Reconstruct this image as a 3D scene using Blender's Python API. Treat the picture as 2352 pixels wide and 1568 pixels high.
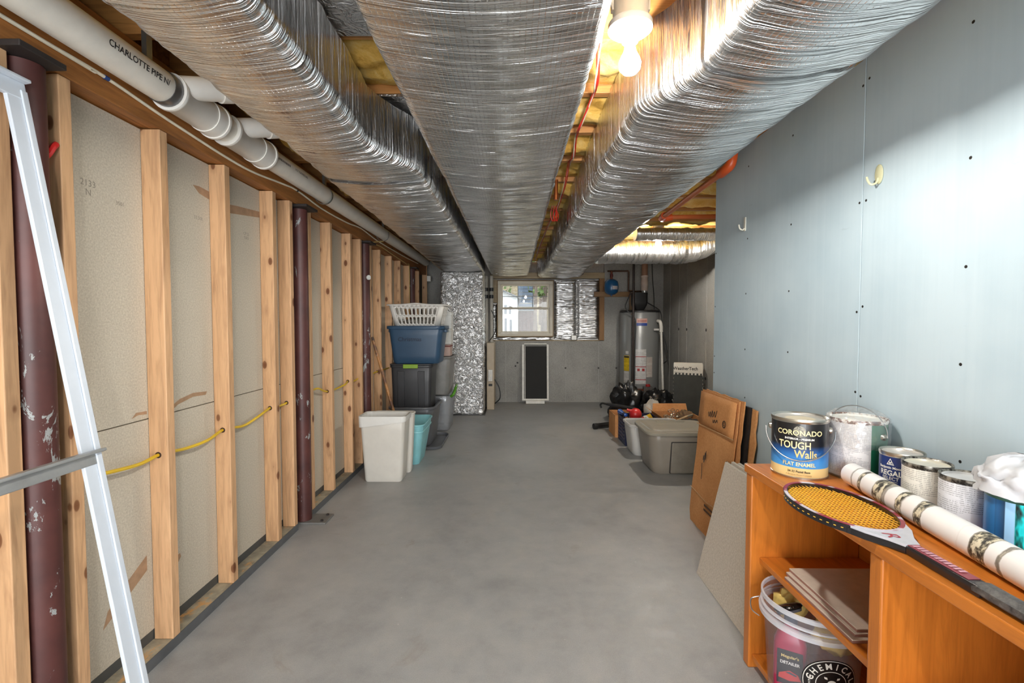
import bpy, bmesh, math, random
from mathutils import Vector, Matrix, noise
random.seed(7)
R = math.radians
scn = bpy.context.scene
for o in list(bpy.data.objects):
    bpy.data.objects.remove(o)
col = scn.collection

# ------------------------------------------------------------------ camera
cam_d = bpy.data.cameras.new('camera')
cam_d.sensor_width = 36.0
cam_d.lens = 36.0 * 1100.0 / 2352.0
cam_d.clip_start = 0.05
cam = bpy.data.objects.new('camera', cam_d)
col.objects.link(cam)
cam.location = (0, 0, 1.2)
cam.rotation_euler = (R(90 - 2.186), 0, R(0.26))
scn.camera = cam

# ------------------------------------------------------------------ world: one even overcast sky
world = bpy.data.worlds.new('overcast_sky')
scn.world = world
world.use_nodes = True
bg = world.node_tree.nodes['Background']
bg.inputs['Color'].default_value = (0.90, 0.955, 1.0, 1)
bg.inputs['Strength'].default_value = 1.7

# unseen area light added behind the camera to brighten the near end
fill_d = bpy.data.lights.new('added_rear_fill', 'AREA')
fill_d.shape = 'RECTANGLE'; fill_d.size = 2.3; fill_d.size_y = 1.9
fill_d.energy = 80; fill_d.color = (.97, .985, 1.0)
fill_o = bpy.data.objects.new('added_rear_fill', fill_d); col.objects.link(fill_o)
fill_o.location = (0, -2.3, 1.0); fill_o.rotation_euler = (R(90), 0, 0)

# ------------------------------------------------------------------ colour management
vs = scn.view_settings
vs.view_transform = 'Standard'
vs.look = 'None'
vs.exposure = 0.82
vs.gamma = 1.0
vs.use_curve_mapping = False
cy = scn.cycles
cy.use_adaptive_sampling = True
cy.adaptive_threshold = 0.1
cy.adaptive_min_samples = 16
cy.max_bounces = 7
cy.diffuse_bounces = 4
cy.glossy_bounces = 3
cy.transmission_bounces = 8
cy.transparent_max_bounces = 12
cy.sample_clamp_indirect = 6.0
cy.caustics_reflective = False
cy.caustics_refractive = False
BULB_POWER = 760.0      # radiance of the bare bulbs

# ------------------------------------------------------------------ node helpers
def srgb(r, g, b):
    f = lambda c: (c / 255 / 12.92) if c / 255 <= 0.04045 else ((c / 255 + 0.055) / 1.055) ** 2.4
    return (f(r), f(g), f(b), 1.0)

class NT:
    def __init__(s, name):
        s.m = bpy.data.materials.new(name)
        s.m.use_nodes = True
        s.t = s.m.node_tree
        s.b = s.t.nodes['Principled BSDF']
        s.out = s.t.nodes['Material Output']
    def n(s, typ, **kw):
        nd = s.t.nodes.new(typ)
        for k, v in kw.items():
            setattr(nd, k, v)
        return nd
    def l(s, a, b):
        s.t.links.new(a, b)
    def coord(s, scale=(1, 1, 1), rnd=False, rot=(0, 0, 0)):
        tc = s.n('ShaderNodeTexCoord')
        mp = s.n('ShaderNodeMapping')
        mp.inputs['Scale'].default_value = scale
        mp.inputs['Rotation'].default_value = rot
        if rnd:
            oi = s.n('ShaderNodeObjectInfo')
            mm = s.n('ShaderNodeVectorMath', operation='SCALE')
            mm.inputs[0].default_value = (17, 31, 53)
            s.l(oi.outputs['Random'], mm.inputs['Scale'])
            ad = s.n('ShaderNodeVectorMath', operation='ADD')
            s.l(tc.outputs['Object'], ad.inputs[0]); s.l(mm.outputs[0], ad.inputs[1])
            s.l(ad.outputs[0], mp.inputs['Vector'])
        else:
            s.l(tc.outputs['Object'], mp.inputs['Vector'])
        return mp.outputs['Vector']
    def noise(s, vec, scale, detail=3, rough=.55, dist=0):
        nd = s.n('ShaderNodeTexNoise')
        nd.inputs['Scale'].default_value = scale
        nd.inputs['Detail'].default_value = detail
        nd.inputs['Roughness'].default_value = rough
        nd.inputs['Distortion'].default_value = dist
        s.l(vec, nd.inputs['Vector'])
        return nd.outputs['Fac']
    def ramp(s, fac, stops, interp='LINEAR'):
        nd = s.n('ShaderNodeValToRGB')
        cr = nd.color_ramp
        cr.interpolation = interp
        while len(cr.elements) < len(stops):
            cr.elements.new(0.5)
        for e, (p, c) in zip(cr.elements, stops):
            e.position = p
            e.color = c if len(c) == 4 else (*c, 1)
        s.l(fac, nd.inputs['Fac'])
        return nd.outputs['Color']
    def mix(s, fac, a, b, mode='MIX'):
        nd = s.n('ShaderNodeMix', data_type='RGBA', blend_type=mode)
        for key, v in ((0, fac), (6, a), (7, b)):
            if isinstance(v, (int, float)):
                nd.inputs[key].default_value = v
            elif isinstance(v, tuple):
                nd.inputs[key].default_value = v
            else:
                s.l(v, nd.inputs[key])
        return nd.outputs[2]
    def math(s, op, a, b=None, clamp=False):
        nd = s.n('ShaderNodeMath', operation=op)
        nd.use_clamp = clamp
        for i, v in enumerate((a, b)):
            if v is None:
                continue
            if isinstance(v, (int, float)):
                nd.inputs[i].default_value = v
            else:
                s.l(v, nd.inputs[i])
        return nd.outputs[0]
    def xyz(s, vec):
        nd = s.n('ShaderNodeSeparateXYZ')
        s.l(vec, nd.inputs[0])
        return nd.outputs
    def bump(s, h, strength=.3, dist=.01, prev=None):
        nd = s.n('ShaderNodeBump')
        nd.inputs['Strength'].default_value = strength
        nd.inputs['Distance'].default_value = dist
        s.l(h, nd.inputs['Height'])
        if prev is not None:
            s.l(prev, nd.inputs['Normal'])
        s.l(nd.outputs[0], s.b.inputs['Normal'])
        return nd.outputs[0]
    def set(s, color=None, rough=None, metal=None, spec=None, trans=None, ior=None, alpha=None, coat=None):
        for key, v in (('Base Color', color), ('Roughness', rough), ('Metallic', metal), ('Specular IOR Level', spec),
                       ('Transmission Weight', trans), ('IOR', ior), ('Alpha', alpha), ('Coat Weight', coat)):
            if v is None:
                continue
            if isinstance(v, (int, float, tuple)):
                s.b.inputs[key].default_value = v
            else:
                s.l(v, s.b.inputs[key])
        return s

MATS = {}
def plain(name, rgb, rough=.5, metal=0., var=.12, nscale=14, bump=0., bscale=60, spec=.5, coat=None):
    """a single-coloured material with slight procedural variation"""
    if name in MATS:
        return MATS[name]
    t = NT(name)
    c = srgb(*rgb)
    v = t.coord(rnd=True)
    f = t.noise(v, nscale, 4, .6)
    lo = tuple(x * (1 - var) for x in c[:3]) + (1,)
    hi = tuple(min(1, x * (1 + var)) for x in c[:3]) + (1,)
    t.set(color=t.ramp(f, [(.3, lo), (.7, hi)]), rough=rough, metal=metal, spec=spec, coat=coat)
    if bump:
        t.bump(t.noise(v, bscale, 4, .6), bump, .004)
    MATS[name] = t.m
    return t.m

def wood(name, base, dark, axis='z', knots=True, rough=.55, fine=1.0, contrast=1.0, knotscale=9., knotr=.13, coat=None):
    if name in MATS:
        return MATS[name]
    t = NT(name)
    st = {'x': (.08, 1, 1), 'y': (1, .08, 1), 'z': (1, 1, .08)}[axis]
    v = t.coord(scale=st, rnd=True)
    warp = t.noise(v, 3.0, 2, .5)
    f1 = t.noise(v, 26 * fine, 4, .6, 1.6)
    f2 = t.noise(v, 110 * fine, 3, .6, .3)
    g = t.math('ADD', t.math('MULTIPLY', f1, .7), t.math('MULTIPLY', f2, .3))
    b, d = srgb(*base), srgb(*dark)
    mid = tuple(b[i] * (1 - .5 * contrast) + d[i] * .5 * contrast for i in range(3)) + (1,)
    c = t.ramp(g, [(.34, mid), (.56, b)])
    tone = t.ramp(warp, [(.3, (.86, .84, .80, 1)), (.7, (1.0, 1.0, 1.0, 1))])
    c = t.mix(1.0, c, tone, 'MULTIPLY')
    if knots:
        kv = t.coord(scale=tuple(.55 if k == .08 else 1 for k in st), rnd=True)
        vo = t.n('ShaderNodeTexVoronoi')
        vo.inputs['Scale'].default_value = knotscale
        t.l(kv, vo.inputs['Vector'])
        k = t.ramp(vo.outputs['Distance'], [(knotr * .5, (1, 1, 1, 1)), (knotr * .95, (.85, .85, .85, 1)), (knotr * 1.1, (.2, .2, .2, 1)), (knotr * 1.9, (0, 0, 0, 1))])
        c = t.mix(k, c, d)
    t.set(color=c, rough=rough, coat=coat)
    t.bump(g, .12, .002)
    MATS[name] = t.m
    return t.m

def foil(name, axis='y', bright=.80, rough=.26, grid=True, warm=(1, 1, 1), strength=.7, bdist=.007):
    """aluminium-faced wrap: fine creases running across the duct, woven scrim showing through"""
    t = NT(name)
    sc = {'y': (2.6, 62, 2.6), 'x': (55, 2.6, 2.6), 'z': (3, 3, 40), 'n': (30, 30, 34)}[axis]
    v = t.coord(scale=sc)
    a = t.noise(v, 1.0, 4, .62, .4)
    v2 = t.coord(scale=tuple(x * 2.7 for x in sc))
    b = t.noise(v2, 1.0, 2, .6, .6)
    vc = t.coord(scale=(9, 9, 9))
    c = t.noise(vc, 1.0, 4, .6)
    h = t.math('ADD', t.math('MULTIPLY', a, 1.0), t.math('MULTIPLY', b, .45))
    h = t.math('ADD', h, t.math('MULTIPLY', c, .35))
    v3 = t.coord(scale=tuple(x * .55 for x in sc))
    rd = t.noise(v3, 1.0, 3, .55, .9)
    rd = t.math('SUBTRACT', 1.0, t.math('ABSOLUTE', t.math('SUBTRACT', t.math('MULTIPLY', rd, 2.0), 1.0)))
    h = t.math('ADD', h, t.math('MULTIPLY', t.math('POWER', rd, 7.0), .9))
    nb = t.bump(h, strength, bdist)
    if grid:
        gv = t.xyz(t.coord(scale=(1, 1, 1)))
        s1 = t.math('PINGPONG', gv[0], .007)
        s2 = t.math('PINGPONG', gv[1], .007)
        g = t.math('MINIMUM', s1, s2)
        g = t.math('MULTIPLY', g, 140)
        g = t.math('MINIMUM', g, .28)
        t.bump(g, .35, .004, prev=nb)
    tone = t.noise(vc, .6, 3, .5)
    cc = t.ramp(tone, [(.25, tuple(bright * .80 * w for w in warm)), (.75, tuple(min(1, bright * 1.08 * w) for w in warm))])
    rr_ = t.ramp(t.noise(v, .7, 3, .5), [(.3, (rough * .8,) * 3), (.7, (rough * 1.35,) * 3)])
    t.set(color=cc, rough=rr_, metal=1.0)
    MATS[name] = t.m
    return t.m

def emit(name, rgb, strength):
    t = NT(name)
    t.b.inputs['Emission Color'].default_value = rgb
    t.b.inputs['Emission Strength'].default_value = strength
    t.b.inputs['Base Color'].default_value = (.9, .9, .9, 1)
    MATS[name] = t.m
    return t.m

def clear(name, rgb=(1, 1, 1), gloss=.08, rough=.05, haze=0., hazecol=(.9, .9, .92, 1)):
    """thin clear sheet: transparency with a little reflection and, for cloudy plastic, some diffuse"""
    t = NT(name)
    tr = t.n('ShaderNodeBsdfTransparent')
    tr.inputs['Color'].default_value = (*rgb, 1)
    gl = t.n('ShaderNodeBsdfGlossy')
    gl.inputs['Roughness'].default_value = rough
    m1 = t.n('ShaderNodeMixShader')
    m1.inputs[0].default_value = gloss
    t.l(tr.outputs[0], m1.inputs[1]); t.l(gl.outputs[0], m1.inputs[2])
    last = m1
    if haze:
        df = t.n('ShaderNodeBsdfDiffuse')
        df.inputs['Color'].default_value = hazecol
        m2 = t.n('ShaderNodeMixShader')
        m2.inputs[0].default_value = haze
        t.l(m1.outputs[0], m2.inputs[1]); t.l(df.outputs[0], m2.inputs[2])
        last = m2
    t.l(last.outputs[0], t.out.inputs['Surface'])
    MATS[name] = t.m
    return t.m

# ------------------------------------------------------------------ mesh helpers
class MB:
    def __init__(s):
        s.v, s.f = [], []
    def add(s, vs_, fs):
        k = len(s.v)
        s.v += [tuple(p) for p in vs_]
        s.f += [tuple(i + k for i in q) for q in fs]
        return s
    def box(s, x0, x1, y0, y1, z0, z1):
        return s.add([(x0, y0, z0), (x1, y0, z0), (x1, y1, z0), (x0, y1, z0), (x0, y0, z1), (x1, y0, z1), (x1, y1, z1), (x0, y1, z1)],
                     [(0, 3, 2, 1), (4, 5, 6, 7), (0, 1, 5, 4), (1, 2, 6, 5), (2, 3, 7, 6), (3, 0, 4, 7)])
    def quad8(s, p):      # eight corners: bottom loop then top loop
        return s.add(p, [(0, 3, 2, 1), (4, 5, 6, 7), (0, 1, 5, 4), (1, 2, 6, 5), (2, 3, 7, 6), (3, 0, 4, 7)])
    def loft(s, rings, cap0=True, cap1=True, closed=True):
        n = len(rings[0]); k = len(s.v)
        for r in rings:
            s.v += [tuple(p) for p in r]
        for i in range(len(rings) - 1):
            for j in range(n if closed else n - 1):
                a, b = k + i * n + j, k + i * n + (j + 1) % n
                s.f.append((a, b, b + n, a + n))
        if cap0:
            s.f.append(tuple(k + j for j in reversed(range(n))))
        if cap1:
            s.f.append(tuple(k + (len(rings) - 1) * n + j for j in range(n)))
        return s
    def lathe(s, prof, n=28, cx=0, cy=0, cap0=True, cap1=True):
        rings = [[(cx + r * math.cos(2 * math.pi * j / n), cy + r * math.sin(2 * math.pi * j / n), z) for j in range(n)] for r, z in prof]
        return s.loft(rings, cap0, cap1)
    def tube(s, pts, rad, n=8, caps=True):
        pts = [Vector(p) for p in pts]
        rads = rad if isinstance(rad, (list, tuple)) else [rad] * len(pts)
        up = Vector((0, 0, 1))
        rings = []; prev = None
        for i, p in enumerate(pts):
            d = (pts[min(i + 1, len(pts) - 1)] - pts[max(i - 1, 0)]).normalized()
            if prev is None:
                a = d.cross(up)
                if a.length < .05:
                    a = d.cross(Vector((1, 0, 0)))
            else:
                a = prev - d * prev.dot(d)
            a.normalize(); prev = a
            b = d.cross(a)
            rings.append([p + (a * math.cos(2 * math.pi * j / n) + b * math.sin(2 * math.pi * j / n)) * rads[i] for j in range(n)])
        return s.loft(rings, caps, caps)
    def grid(s, fn, nu, nv):
        k = len(s.v)
        for j in range(nv + 1):
            for i in range(nu + 1):
                s.v.append(tuple(fn(i / nu, j / nv)))
        for j in range(nv):
            for i in range(nu):
                a = k + j * (nu + 1) + i
                s.f.append((a, a + 1, a + nu + 2, a + nu + 1))
        return s
    def xf(s, M_):
        s.v = [tuple(M_ @ Vector(p)) for p in s.v]
        return s
    def build(s, name, mat, parent=None, smooth=30, loc=None, rot=None, bevel=0, seg=2, solid=0, label=None):
        me = bpy.data.meshes.new(name)
        me.from_pydata(s.v, [], s.f)
        me.validate()
        bm = bmesh.new(); bm.from_mesh(me)
        bmesh.ops.recalc_face_normals(bm, faces=bm.faces)
        bm.to_mesh(me); bm.free()
        if smooth:
            for p in me.polygons:
                p.use_smooth = True
            me.set_sharp_from_angle(angle=R(smooth))
        if mat is not None:
            me.materials.append(mat)
        o = bpy.data.objects.new(name, me)
        col.objects.link(o)
        if parent is not None:
            o.parent = parent
        if loc is not None:
            o.location = loc
        if rot is not None:
            o.rotation_euler = rot
        if solid:
            md = o.modifiers.new('thickness', 'SOLIDIFY'); md.thickness = solid; md.offset = 0
        if bevel:
            md = o.modifiers.new('bevel', 'BEVEL'); md.width = bevel; md.segments = seg; md.limit_method = 'ANGLE'; md.angle_limit = R(40)
        if label:
            o['label'] = label
        return o

def tag(o, label, cat, group=None):
    o['label'] = label; o['category'] = cat
    if group:
        o['group'] = group
    return o
def thing(name, label, cat, loc=(0, 0, 0), rotz=0, group=None):
    o = bpy.data.objects.new(name, None)
    col.objects.link(o)
    o.empty_display_size = .05
    o.location = loc; o.rotation_euler = (0, 0, rotz)
    return tag(o, label, cat, group)
def struct(o):
    o['kind'] = 'structure'
    return o
def copy_tree(o, parent=None):
    c = o.copy(); col.objects.link(c); c.parent = parent
    for ch in list(o.children):
        copy_tree(ch, c)
    return c

def rr(w, d, r, z=0, n=5, cx=0, cy=0):
    """rounded rectangle loop"""
    r = min(r, w / 2 - 1e-4, d / 2 - 1e-4)
    pts = []
    for qx, qy, a0 in ((1, 1, 0), (-1, 1, 90), (-1, -1, 180), (1, -1, 270)):
        for i in range(n + 1):
            a = R(a0 + 90 * i / n)
            pts.append((cx + qx * (w / 2 - r) + r * math.cos(a), cy + qy * (d / 2 - r) + r * math.sin(a), z))
    return pts
def smoothpath(pts, k=6):
    """Catmull-Rom through the points"""
    P = [Vector(p) for p in pts]
    P = [2 * P[0] - P[1]] + P + [2 * P[-1] - P[-2]]
    out = []
    for i in range(1, len(P) - 2):
        for j in range(k):
            t = j / k
            a, b, c, d = P[i - 1], P[i], P[i + 1], P[i + 2]
            out.append(.5 * ((2 * b) + (c - a) * t + (2 * a - 5 * b + 4 * c - d) * t * t + (3 * b - a - 3 * c + d) * t ** 3))
    out.append(P[-2])
    return out
def fb(x, y, z, o=4):
    return noise.fractal(Vector((x, y, z)), 1.0, 2.0, o)

def text_geo(s_, size, bold=0., sx=1., shear=0.):
    cu = bpy.data.curves.new('lettering', 'FONT')
    cu.body = s_; cu.size = size; cu.align_x = 'CENTER'; cu.align_y = 'CENTER'
    cu.offset = bold; cu.shear = shear; cu.resolution_u = 3
    ob = bpy.data.objects.new('lettering', cu)
    col.objects.link(ob)
    dg = bpy.context.evaluated_depsgraph_get(); dg.update()
    me = ob.evaluated_get(dg).to_mesh()
    vs_ = [(v.co.x * sx, v.co.y) for v in me.vertices]
    fs = [tuple(p.vertices) for p in me.polygons]
    ob.evaluated_get(dg).to_mesh_clear()
    bpy.data.objects.remove(ob); bpy.data.curves.remove(cu)
    return vs_, fs
def text_cyl(s_, size, r, th, z, mat, parent, name='lettering', bold=0., sx=1., shear=0., x0=0.):
    v, f = text_geo(s_, size, bold, sx, shear)
    m = MB().add([(r * math.cos(th + (x + x0) / r), r * math.sin(th + (x + x0) / r), z + y) for x, y in v], f)
    return m.build(name, mat, parent, smooth=0)
def text_flat(s_, size, mat, parent, M_, name='lettering', bold=0., sx=1., shear=0.):
    v, f = text_geo(s_, size, bold, sx, shear)
    return MB().add([tuple(M_ @ Vector((x, y, 0))) for x, y in v], f).build(name, mat, parent, smooth=0)
def frame(origin, right, up):
    """4x4 whose local x/y are the given directions: for flat print on a surface"""
    r = Vector(right).normalized(); u = Vector(up); u = (u - r * u.dot(r)).normalized(); n_ = r.cross(u)
    return Matrix(((r.x, u.x, n_.x, origin[0]), (r.y, u.y, n_.y, origin[1]), (r.z, u.z, n_.z, origin[2]), (0, 0, 0, 1)))
def cyl_patch(r, th, w, z0, z1, n=8):
    m = MB()
    return m.grid(lambda u, v: (r * math.cos(th + (u - .5) * w / r), r * math.sin(th + (u - .5) * w / r), z0 + (z1 - z0) * v), n, 1)

# ------------------------------------------------------------------ materials
pine = wood('pine', (224, 178, 134), (112, 64, 32), 'z', knotscale=12, knotr=.155, contrast=.8)
def plate_mat():
    t = NT('dusty_plate_with_sawdust')
    v = t.coord()
    c = t.ramp(t.noise(v, 14, 4, .6), [(.35, srgb(142, 136, 120)), (.65, srgb(184, 174, 150))])
    k = t.ramp(t.noise(t.coord(scale=(1, .5, 1)), 9, 5, .75), [(.54, (0, 0, 0, 1)), (.62, (1, 1, 1, 1))])
    t.set(color=t.mix(k, c, srgb(216, 164, 104)), rough=.85)
    t.bump(t.noise(v, 90, 3, .7), .4, .003)
    return t.m
pine_y = plate_mat()
joist_x = wood('joist_timber', (196, 138, 76), (92, 52, 22), 'x', knotscale=6, knotr=.1)
beam_y = wood('beam_timber', (172, 112, 56), (70, 38, 14), 'y', knotscale=5, knotr=.09)
cherry_y = wood('orange_stained_wood_long', (208, 124, 46), (122, 58, 12), 'y', knots=False, rough=.34, fine=1.3, contrast=.75, coat=.15)
cherry_x = wood('orange_stained_wood_deep', (208, 124, 46), (122, 58, 12), 'x', knots=False, rough=.34, fine=1.3, contrast=.75, coat=.15)
cherry_z = wood('orange_stained_wood_tall', (208, 124, 46), (122, 58, 12), 'z', knots=False, rough=.34, fine=1.3, contrast=.75, coat=.15)
foil_y = foil('foil_duct_wrap', 'y', bright=.84, rough=.2, strength=.8)
foil_mid = foil('foil_duct_wrap_scrim', 'y', bright=.84, rough=.17, strength=.75, bdist=.005)
foil_x = foil('foil_branch_wrap', 'x', bright=.84, rough=.3)
foil_z = foil('foil_plenum_wrap', 'n', bright=.92, rough=.36, grid=False, strength=1.0, bdist=.010)
foil_wall = foil('foil_wall_insulation', 'z', bright=.80, rough=.3, grid=False)
# ================================================================== THE SETTING
def floor_mat():
    t = NT('painted_concrete_floor')
    v = t.coord()
    a = t.noise(v, 1.1, 5, .6, .5)
    b = t.noise(v, 9, 5, .65)
    g = t.math('ADD', t.math('MULTIPLY', a, .6), t.math('MULTIPLY', b, .4))
    c = t.ramp(g, [(.3, srgb(140, 140, 140)), (.5, srgb(165, 165, 164)), (.72, srgb(184, 182, 178))])
    rust = t.ramp(t.noise(v, 2.3, 6, .7, 1.0), [(.60, (0, 0, 0, 1)), (.74, (.5, .5, .5, 1))])
    c = t.mix(rust, c, srgb(136, 121, 106))
    sv = t.coord(scale=(9, 2.2, 1), rot=(0, 0, .7))
    scr = t.ramp(t.noise(sv, 6, 6, .8), [(.735, (0, 0, 0, 1)), (.76, (.45, .45, .45, 1))])
    c = t.mix(scr, c, srgb(186, 184, 180))
    vo = t.n('ShaderNodeTexVoronoi'); vo.inputs['Scale'].default_value = 11
    t.l(v, vo.inputs['Vector'])
    sp = t.ramp(vo.outputs['Distance'], [(.022, (.7, .7, .7, 1)), (.04, (0, 0, 0, 1))])
    c = t.mix(sp, c, srgb(205, 203, 198))
    br = t.noise(t.coord(scale=(1.4, 1, 1), rot=(0, 0, .35)), 5, 5, .7, .6)
    c = t.mix(1., c, t.ramp(br, [(.3, (.955, .95, .945, 1)), (.7, (1.02, 1.02, 1.02, 1))]), 'MULTIPLY')
    gr_ = t.noise(v, 260, 2, .6)
    c = t.mix(1., c, t.ramp(gr_, [(.3, (.90, .90, .89, 1)), (.7, (1.06, 1.06, 1.06, 1))]), 'MULTIPLY')
    t.set(color=c, rough=t.ramp(b, [(.3, (.36,) * 3), (.7, (.55,) * 3)]), spec=.4)
    t.bump(t.noise(v, 70, 4, .6), .10, .003)
    return t.m
floor = struct(MB().box(-1.42, 2.36, -2.4, 7.40, -.12, 0).build('floor', floor_mat(), smooth=0))

# painted concrete
def concrete_mat():
    t = NT('grey_painted_concrete')
    v = t.coord()
    a = t.noise(v, 2.0, 4, .6)
    b = t.noise(v, 95, 3, .6)
    c = t.ramp(t.math('ADD', t.math('MULTIPLY', a, .5), t.math('MULTIPLY', b, .5)), [(.36, srgb(138, 136, 131)), (.62, srgb(174, 171, 164))])
    t.set(color=c, rough=.8)
    t.bump(b, .35, .003)
    return t.m
conc = concrete_mat()

# ---- left wall: studs, plate and the back of the drywall beyond
def paper_mat():
    t = NT('drywall_back_paper')
    v = t.coord()
    a = t.noise(v, 160, 2, .7)
    b = t.noise(v, 1.4, 3, .5)
    c = t.ramp(a, [(.3, srgb(190, 179, 161)), (.7, srgb(216, 206, 188))])
    c = t.mix(1., c, t.ramp(b, [(.3, (.92, .92, .92, 1)), (.7, (1, 1, 1, 1))]), 'MULTIPLY')
    t.set(color=c, rough=.9, spec=.15)
    t.bump(a, .12, .001)
    return t.m
paper = paper_mat()
dark_gap = plain('dark_painted_strip', (78, 78, 76), .7)
kraft_tear = plain('torn_kraft_paper', (172, 138, 108), .9, var=.15, nscale=30)
wl = struct(MB().box(-1.40, -1.345, -2.4, 7.30, 0, 2.13).build('wall_left', plain('wall_backing', (92, 80, 64), .9), smooth=0))
ys = [-2.4, -.72, 1.72, 4.16, 6.60]
for i in range(4):
    MB().box(-1.340, -1.325, ys[i] + .0015, ys[i + 1] - .0015, .078, .8525).build('drywall_sheet', paper, wl, smooth=0)
ys = [-2.4, .50, 2.94, 5.38, 6.60]
for i in range(4):
    MB().box(-1.340, -1.325, ys[i] + .0015, ys[i + 1] - .0015, .8565, 1.886).build('drywall_sheet', paper, wl, smooth=0)
MB().box(-1.344, -1.328, -2.4, 6.9, .038, .0765).build('bottom_gap_strip', dark_gap, wl, smooth=0)
plate_paint = plain('plate_grey_paint', (92, 93, 94), .6)
for y0, y1 in ((-2.4, 1.208), (1.336, 2.735), (2.938, 3.965), (4.203, 5.79), (6.12, 6.98)):
    MB().box(-1.340, -1.2585, y0, y1, 0, .0375).build('bottom_plate', pine_y, wl, smooth=0)
    MB().box(-1.258, -1.2545, y0, y1, 0, .0385).build('plate_painted_face', plate_paint, wl, smooth=0)
studs = [(-2.0, 0), (-1.59, 0), (-1.18, 0), (-.77, 0), (-.36, 0), (.05, 0), (.46, 0), (.87, 0), (1.168, 0), (1.338, 0), (1.715, 0), (2.094, 0), (2.505, 0), (2.694, 0), (2.940, 0), (3.282, 0), (3.684, 0),
         (3.925, 0), (4.205, 0), (4.494, 0), (4.912, 0), (5.283, 0), (5.742, 0), (6.32, 0), (6.90, .25)]
rnd = random.Random(3)
stud_me = None
for y, ext in studs:
    m = MB().box(-.0345, .0345, 0, .038, 0, 1.848 + ext)
    o = m.build('stud', pine, wl, smooth=0, bevel=.0025, loc=(-1.2895, y, .038), rot=(0, 0, rnd.uniform(-.006, .006)))
# torn paper marks on the sheets
def torn(y0, z0, pts):
    m = MB()
    n = len(pts)
    vs_ = [(-1.3245, y0 + a, z0 + b) for a, b in pts]
    m.add(vs_, [tuple(range(n))])
    m.build('torn_paper', kraft_tear, wl, smooth=0)
torn(1.50, .21, [(0, 0), (.19, .10), (.19, .155), (.10, .105), (.02, .05)])
torn(1.84, .865, [(0, 0), (.03, .015), (.12, .032), (.2, .028), (.21, .042), (.12, .048), (.04, .035), (.0, .018)])
torn(1.64, .868, [(0, 0), (.03, .008), (.07, .004), (.07, .016), (.02, .018)])
torn(1.83, .24, [(0, 0), (.035, .035), (.03, .05), (.0, .05)])
torn(1.99, 1.755, [(0, .015), (.04, -.01), (.115, -.02), (.115, .015), (.04, .02)])
torn(2.16, 1.70, [(0, 0), (.36, .05), (.36, .08), (.15, .06), (0, .04)])
for yy, zz, s_, tx in ((1.50, 1.62, .028, '2133\nN'), (1.62, 1.60, .018, '3501'), (2.02, 1.64, .02, '33 508'), (2.38, 1.63, .02, 'CP 55\n5503')):
    text_flat(tx, s_, plain('faint_pencil_print', (150, 141, 128), .9), wl, frame((-1.3243, yy, zz), (0, 1, 0), (0, 0, 1)), 'printed_code')

# ---- ceiling: subfloor, joists, beam, insulation
ceil = struct(MB().box(-1.42, 2.36, -2.4, 7.40, 2.372, 2.392).build('ceiling', wood('subfloor_sheathing', (206, 152, 88), (130, 80, 34), 'x', knots=True, knotscale=3), smooth=0))
jy = [1.574 + .4045 * k for k in range(-9, 15)]
for y in jy:
    MB().box(-1.40, 2.34, y, y + .038, 2.132, 2.370).build('joist', joist_x, ceil, smooth=0, bevel=.002)
MB().box(-1.42, -1.401, -2.4, 7.40, 2.131, 2.371).build('rim_board', joist_x, ceil, smooth=0)
MB().box(2.3415, 2.36, -2.4, 7.40, 2.132, 2.371).build('rim_board', joist_x, ceil, smooth=0)
for k, x in enumerate((-1.255, -1.2945, -1.334)):
    MB().box(x - .038, x, -2.4, 6.86, 1.888 + (.004 if k == 1 else 0), 2.130).build('beam_ply', beam_y, wl, smooth=0, bevel=.002)
def insul_mat():
    t = NT('yellow_glass_wool')
    v = t.coord(rnd=True)
    a = t.noise(v, 7, 6, .7, .8)
    b = t.noise(v, 60, 4, .7)
    c = t.ramp(a, [(.28, srgb(196, 140, 56)), (.45, srgb(240, 192, 98)), (.7, srgb(250, 224, 156))])
    t.set(color=c, rough=.95, spec=.1)
    t.bump(b, .5, .006)
    return t.m
wool = insul_mat()
def batt(y, x0, x1, drop, seed):
    w = .364
    nx = int((x1 - x0) / .028); ny = 13
    def fn(u, v):
        x = x0 + (x1 - x0) * u
        yy = y + .039 + w * v
        edge = min(v, 1 - v) * 2
        d = fb(x * 5, yy * 7, seed, 4) * .028 + fb(x * 17, yy * 19, seed + 9, 3) * .010
        z = 2.150 - drop * (edge ** .5) + d * (.3 + edge) + .016
        return (x, yy, max(z, 2.08))
    m = MB().grid(fn, nx, ny)
    m.build('insulation_batt', wool, ceil, smooth=60)
for k, y in enumerate(jy[:-1]):
    if y < .3:
        continue
    if abs(y - 1.1695) < .01:
        batt(y, -1.2, .18, .015, k); batt(y, .52, 1.15, .055, k + .5)   # bay around the lamp is left open
    elif y < 2.7:
        batt(y, -1.2, 1.15, .02 + .012 * (k % 3), k)
    else:
        batt(y, -1.2, 2.24, .015 + .014 * ((k * 7) % 4), k)
# foil-faced panels that close two joist bays between the ducts
pan = foil('foil_bay_panel', 'n', bright=.55, rough=.33)
for y in (.765, 1.1695, 1.98):
    MB().box(-.62, -.30, y + .004, y + .4045, 2.122, 2.1305).build('bay_closure_panel', pan, ceil, smooth=0)

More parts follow.
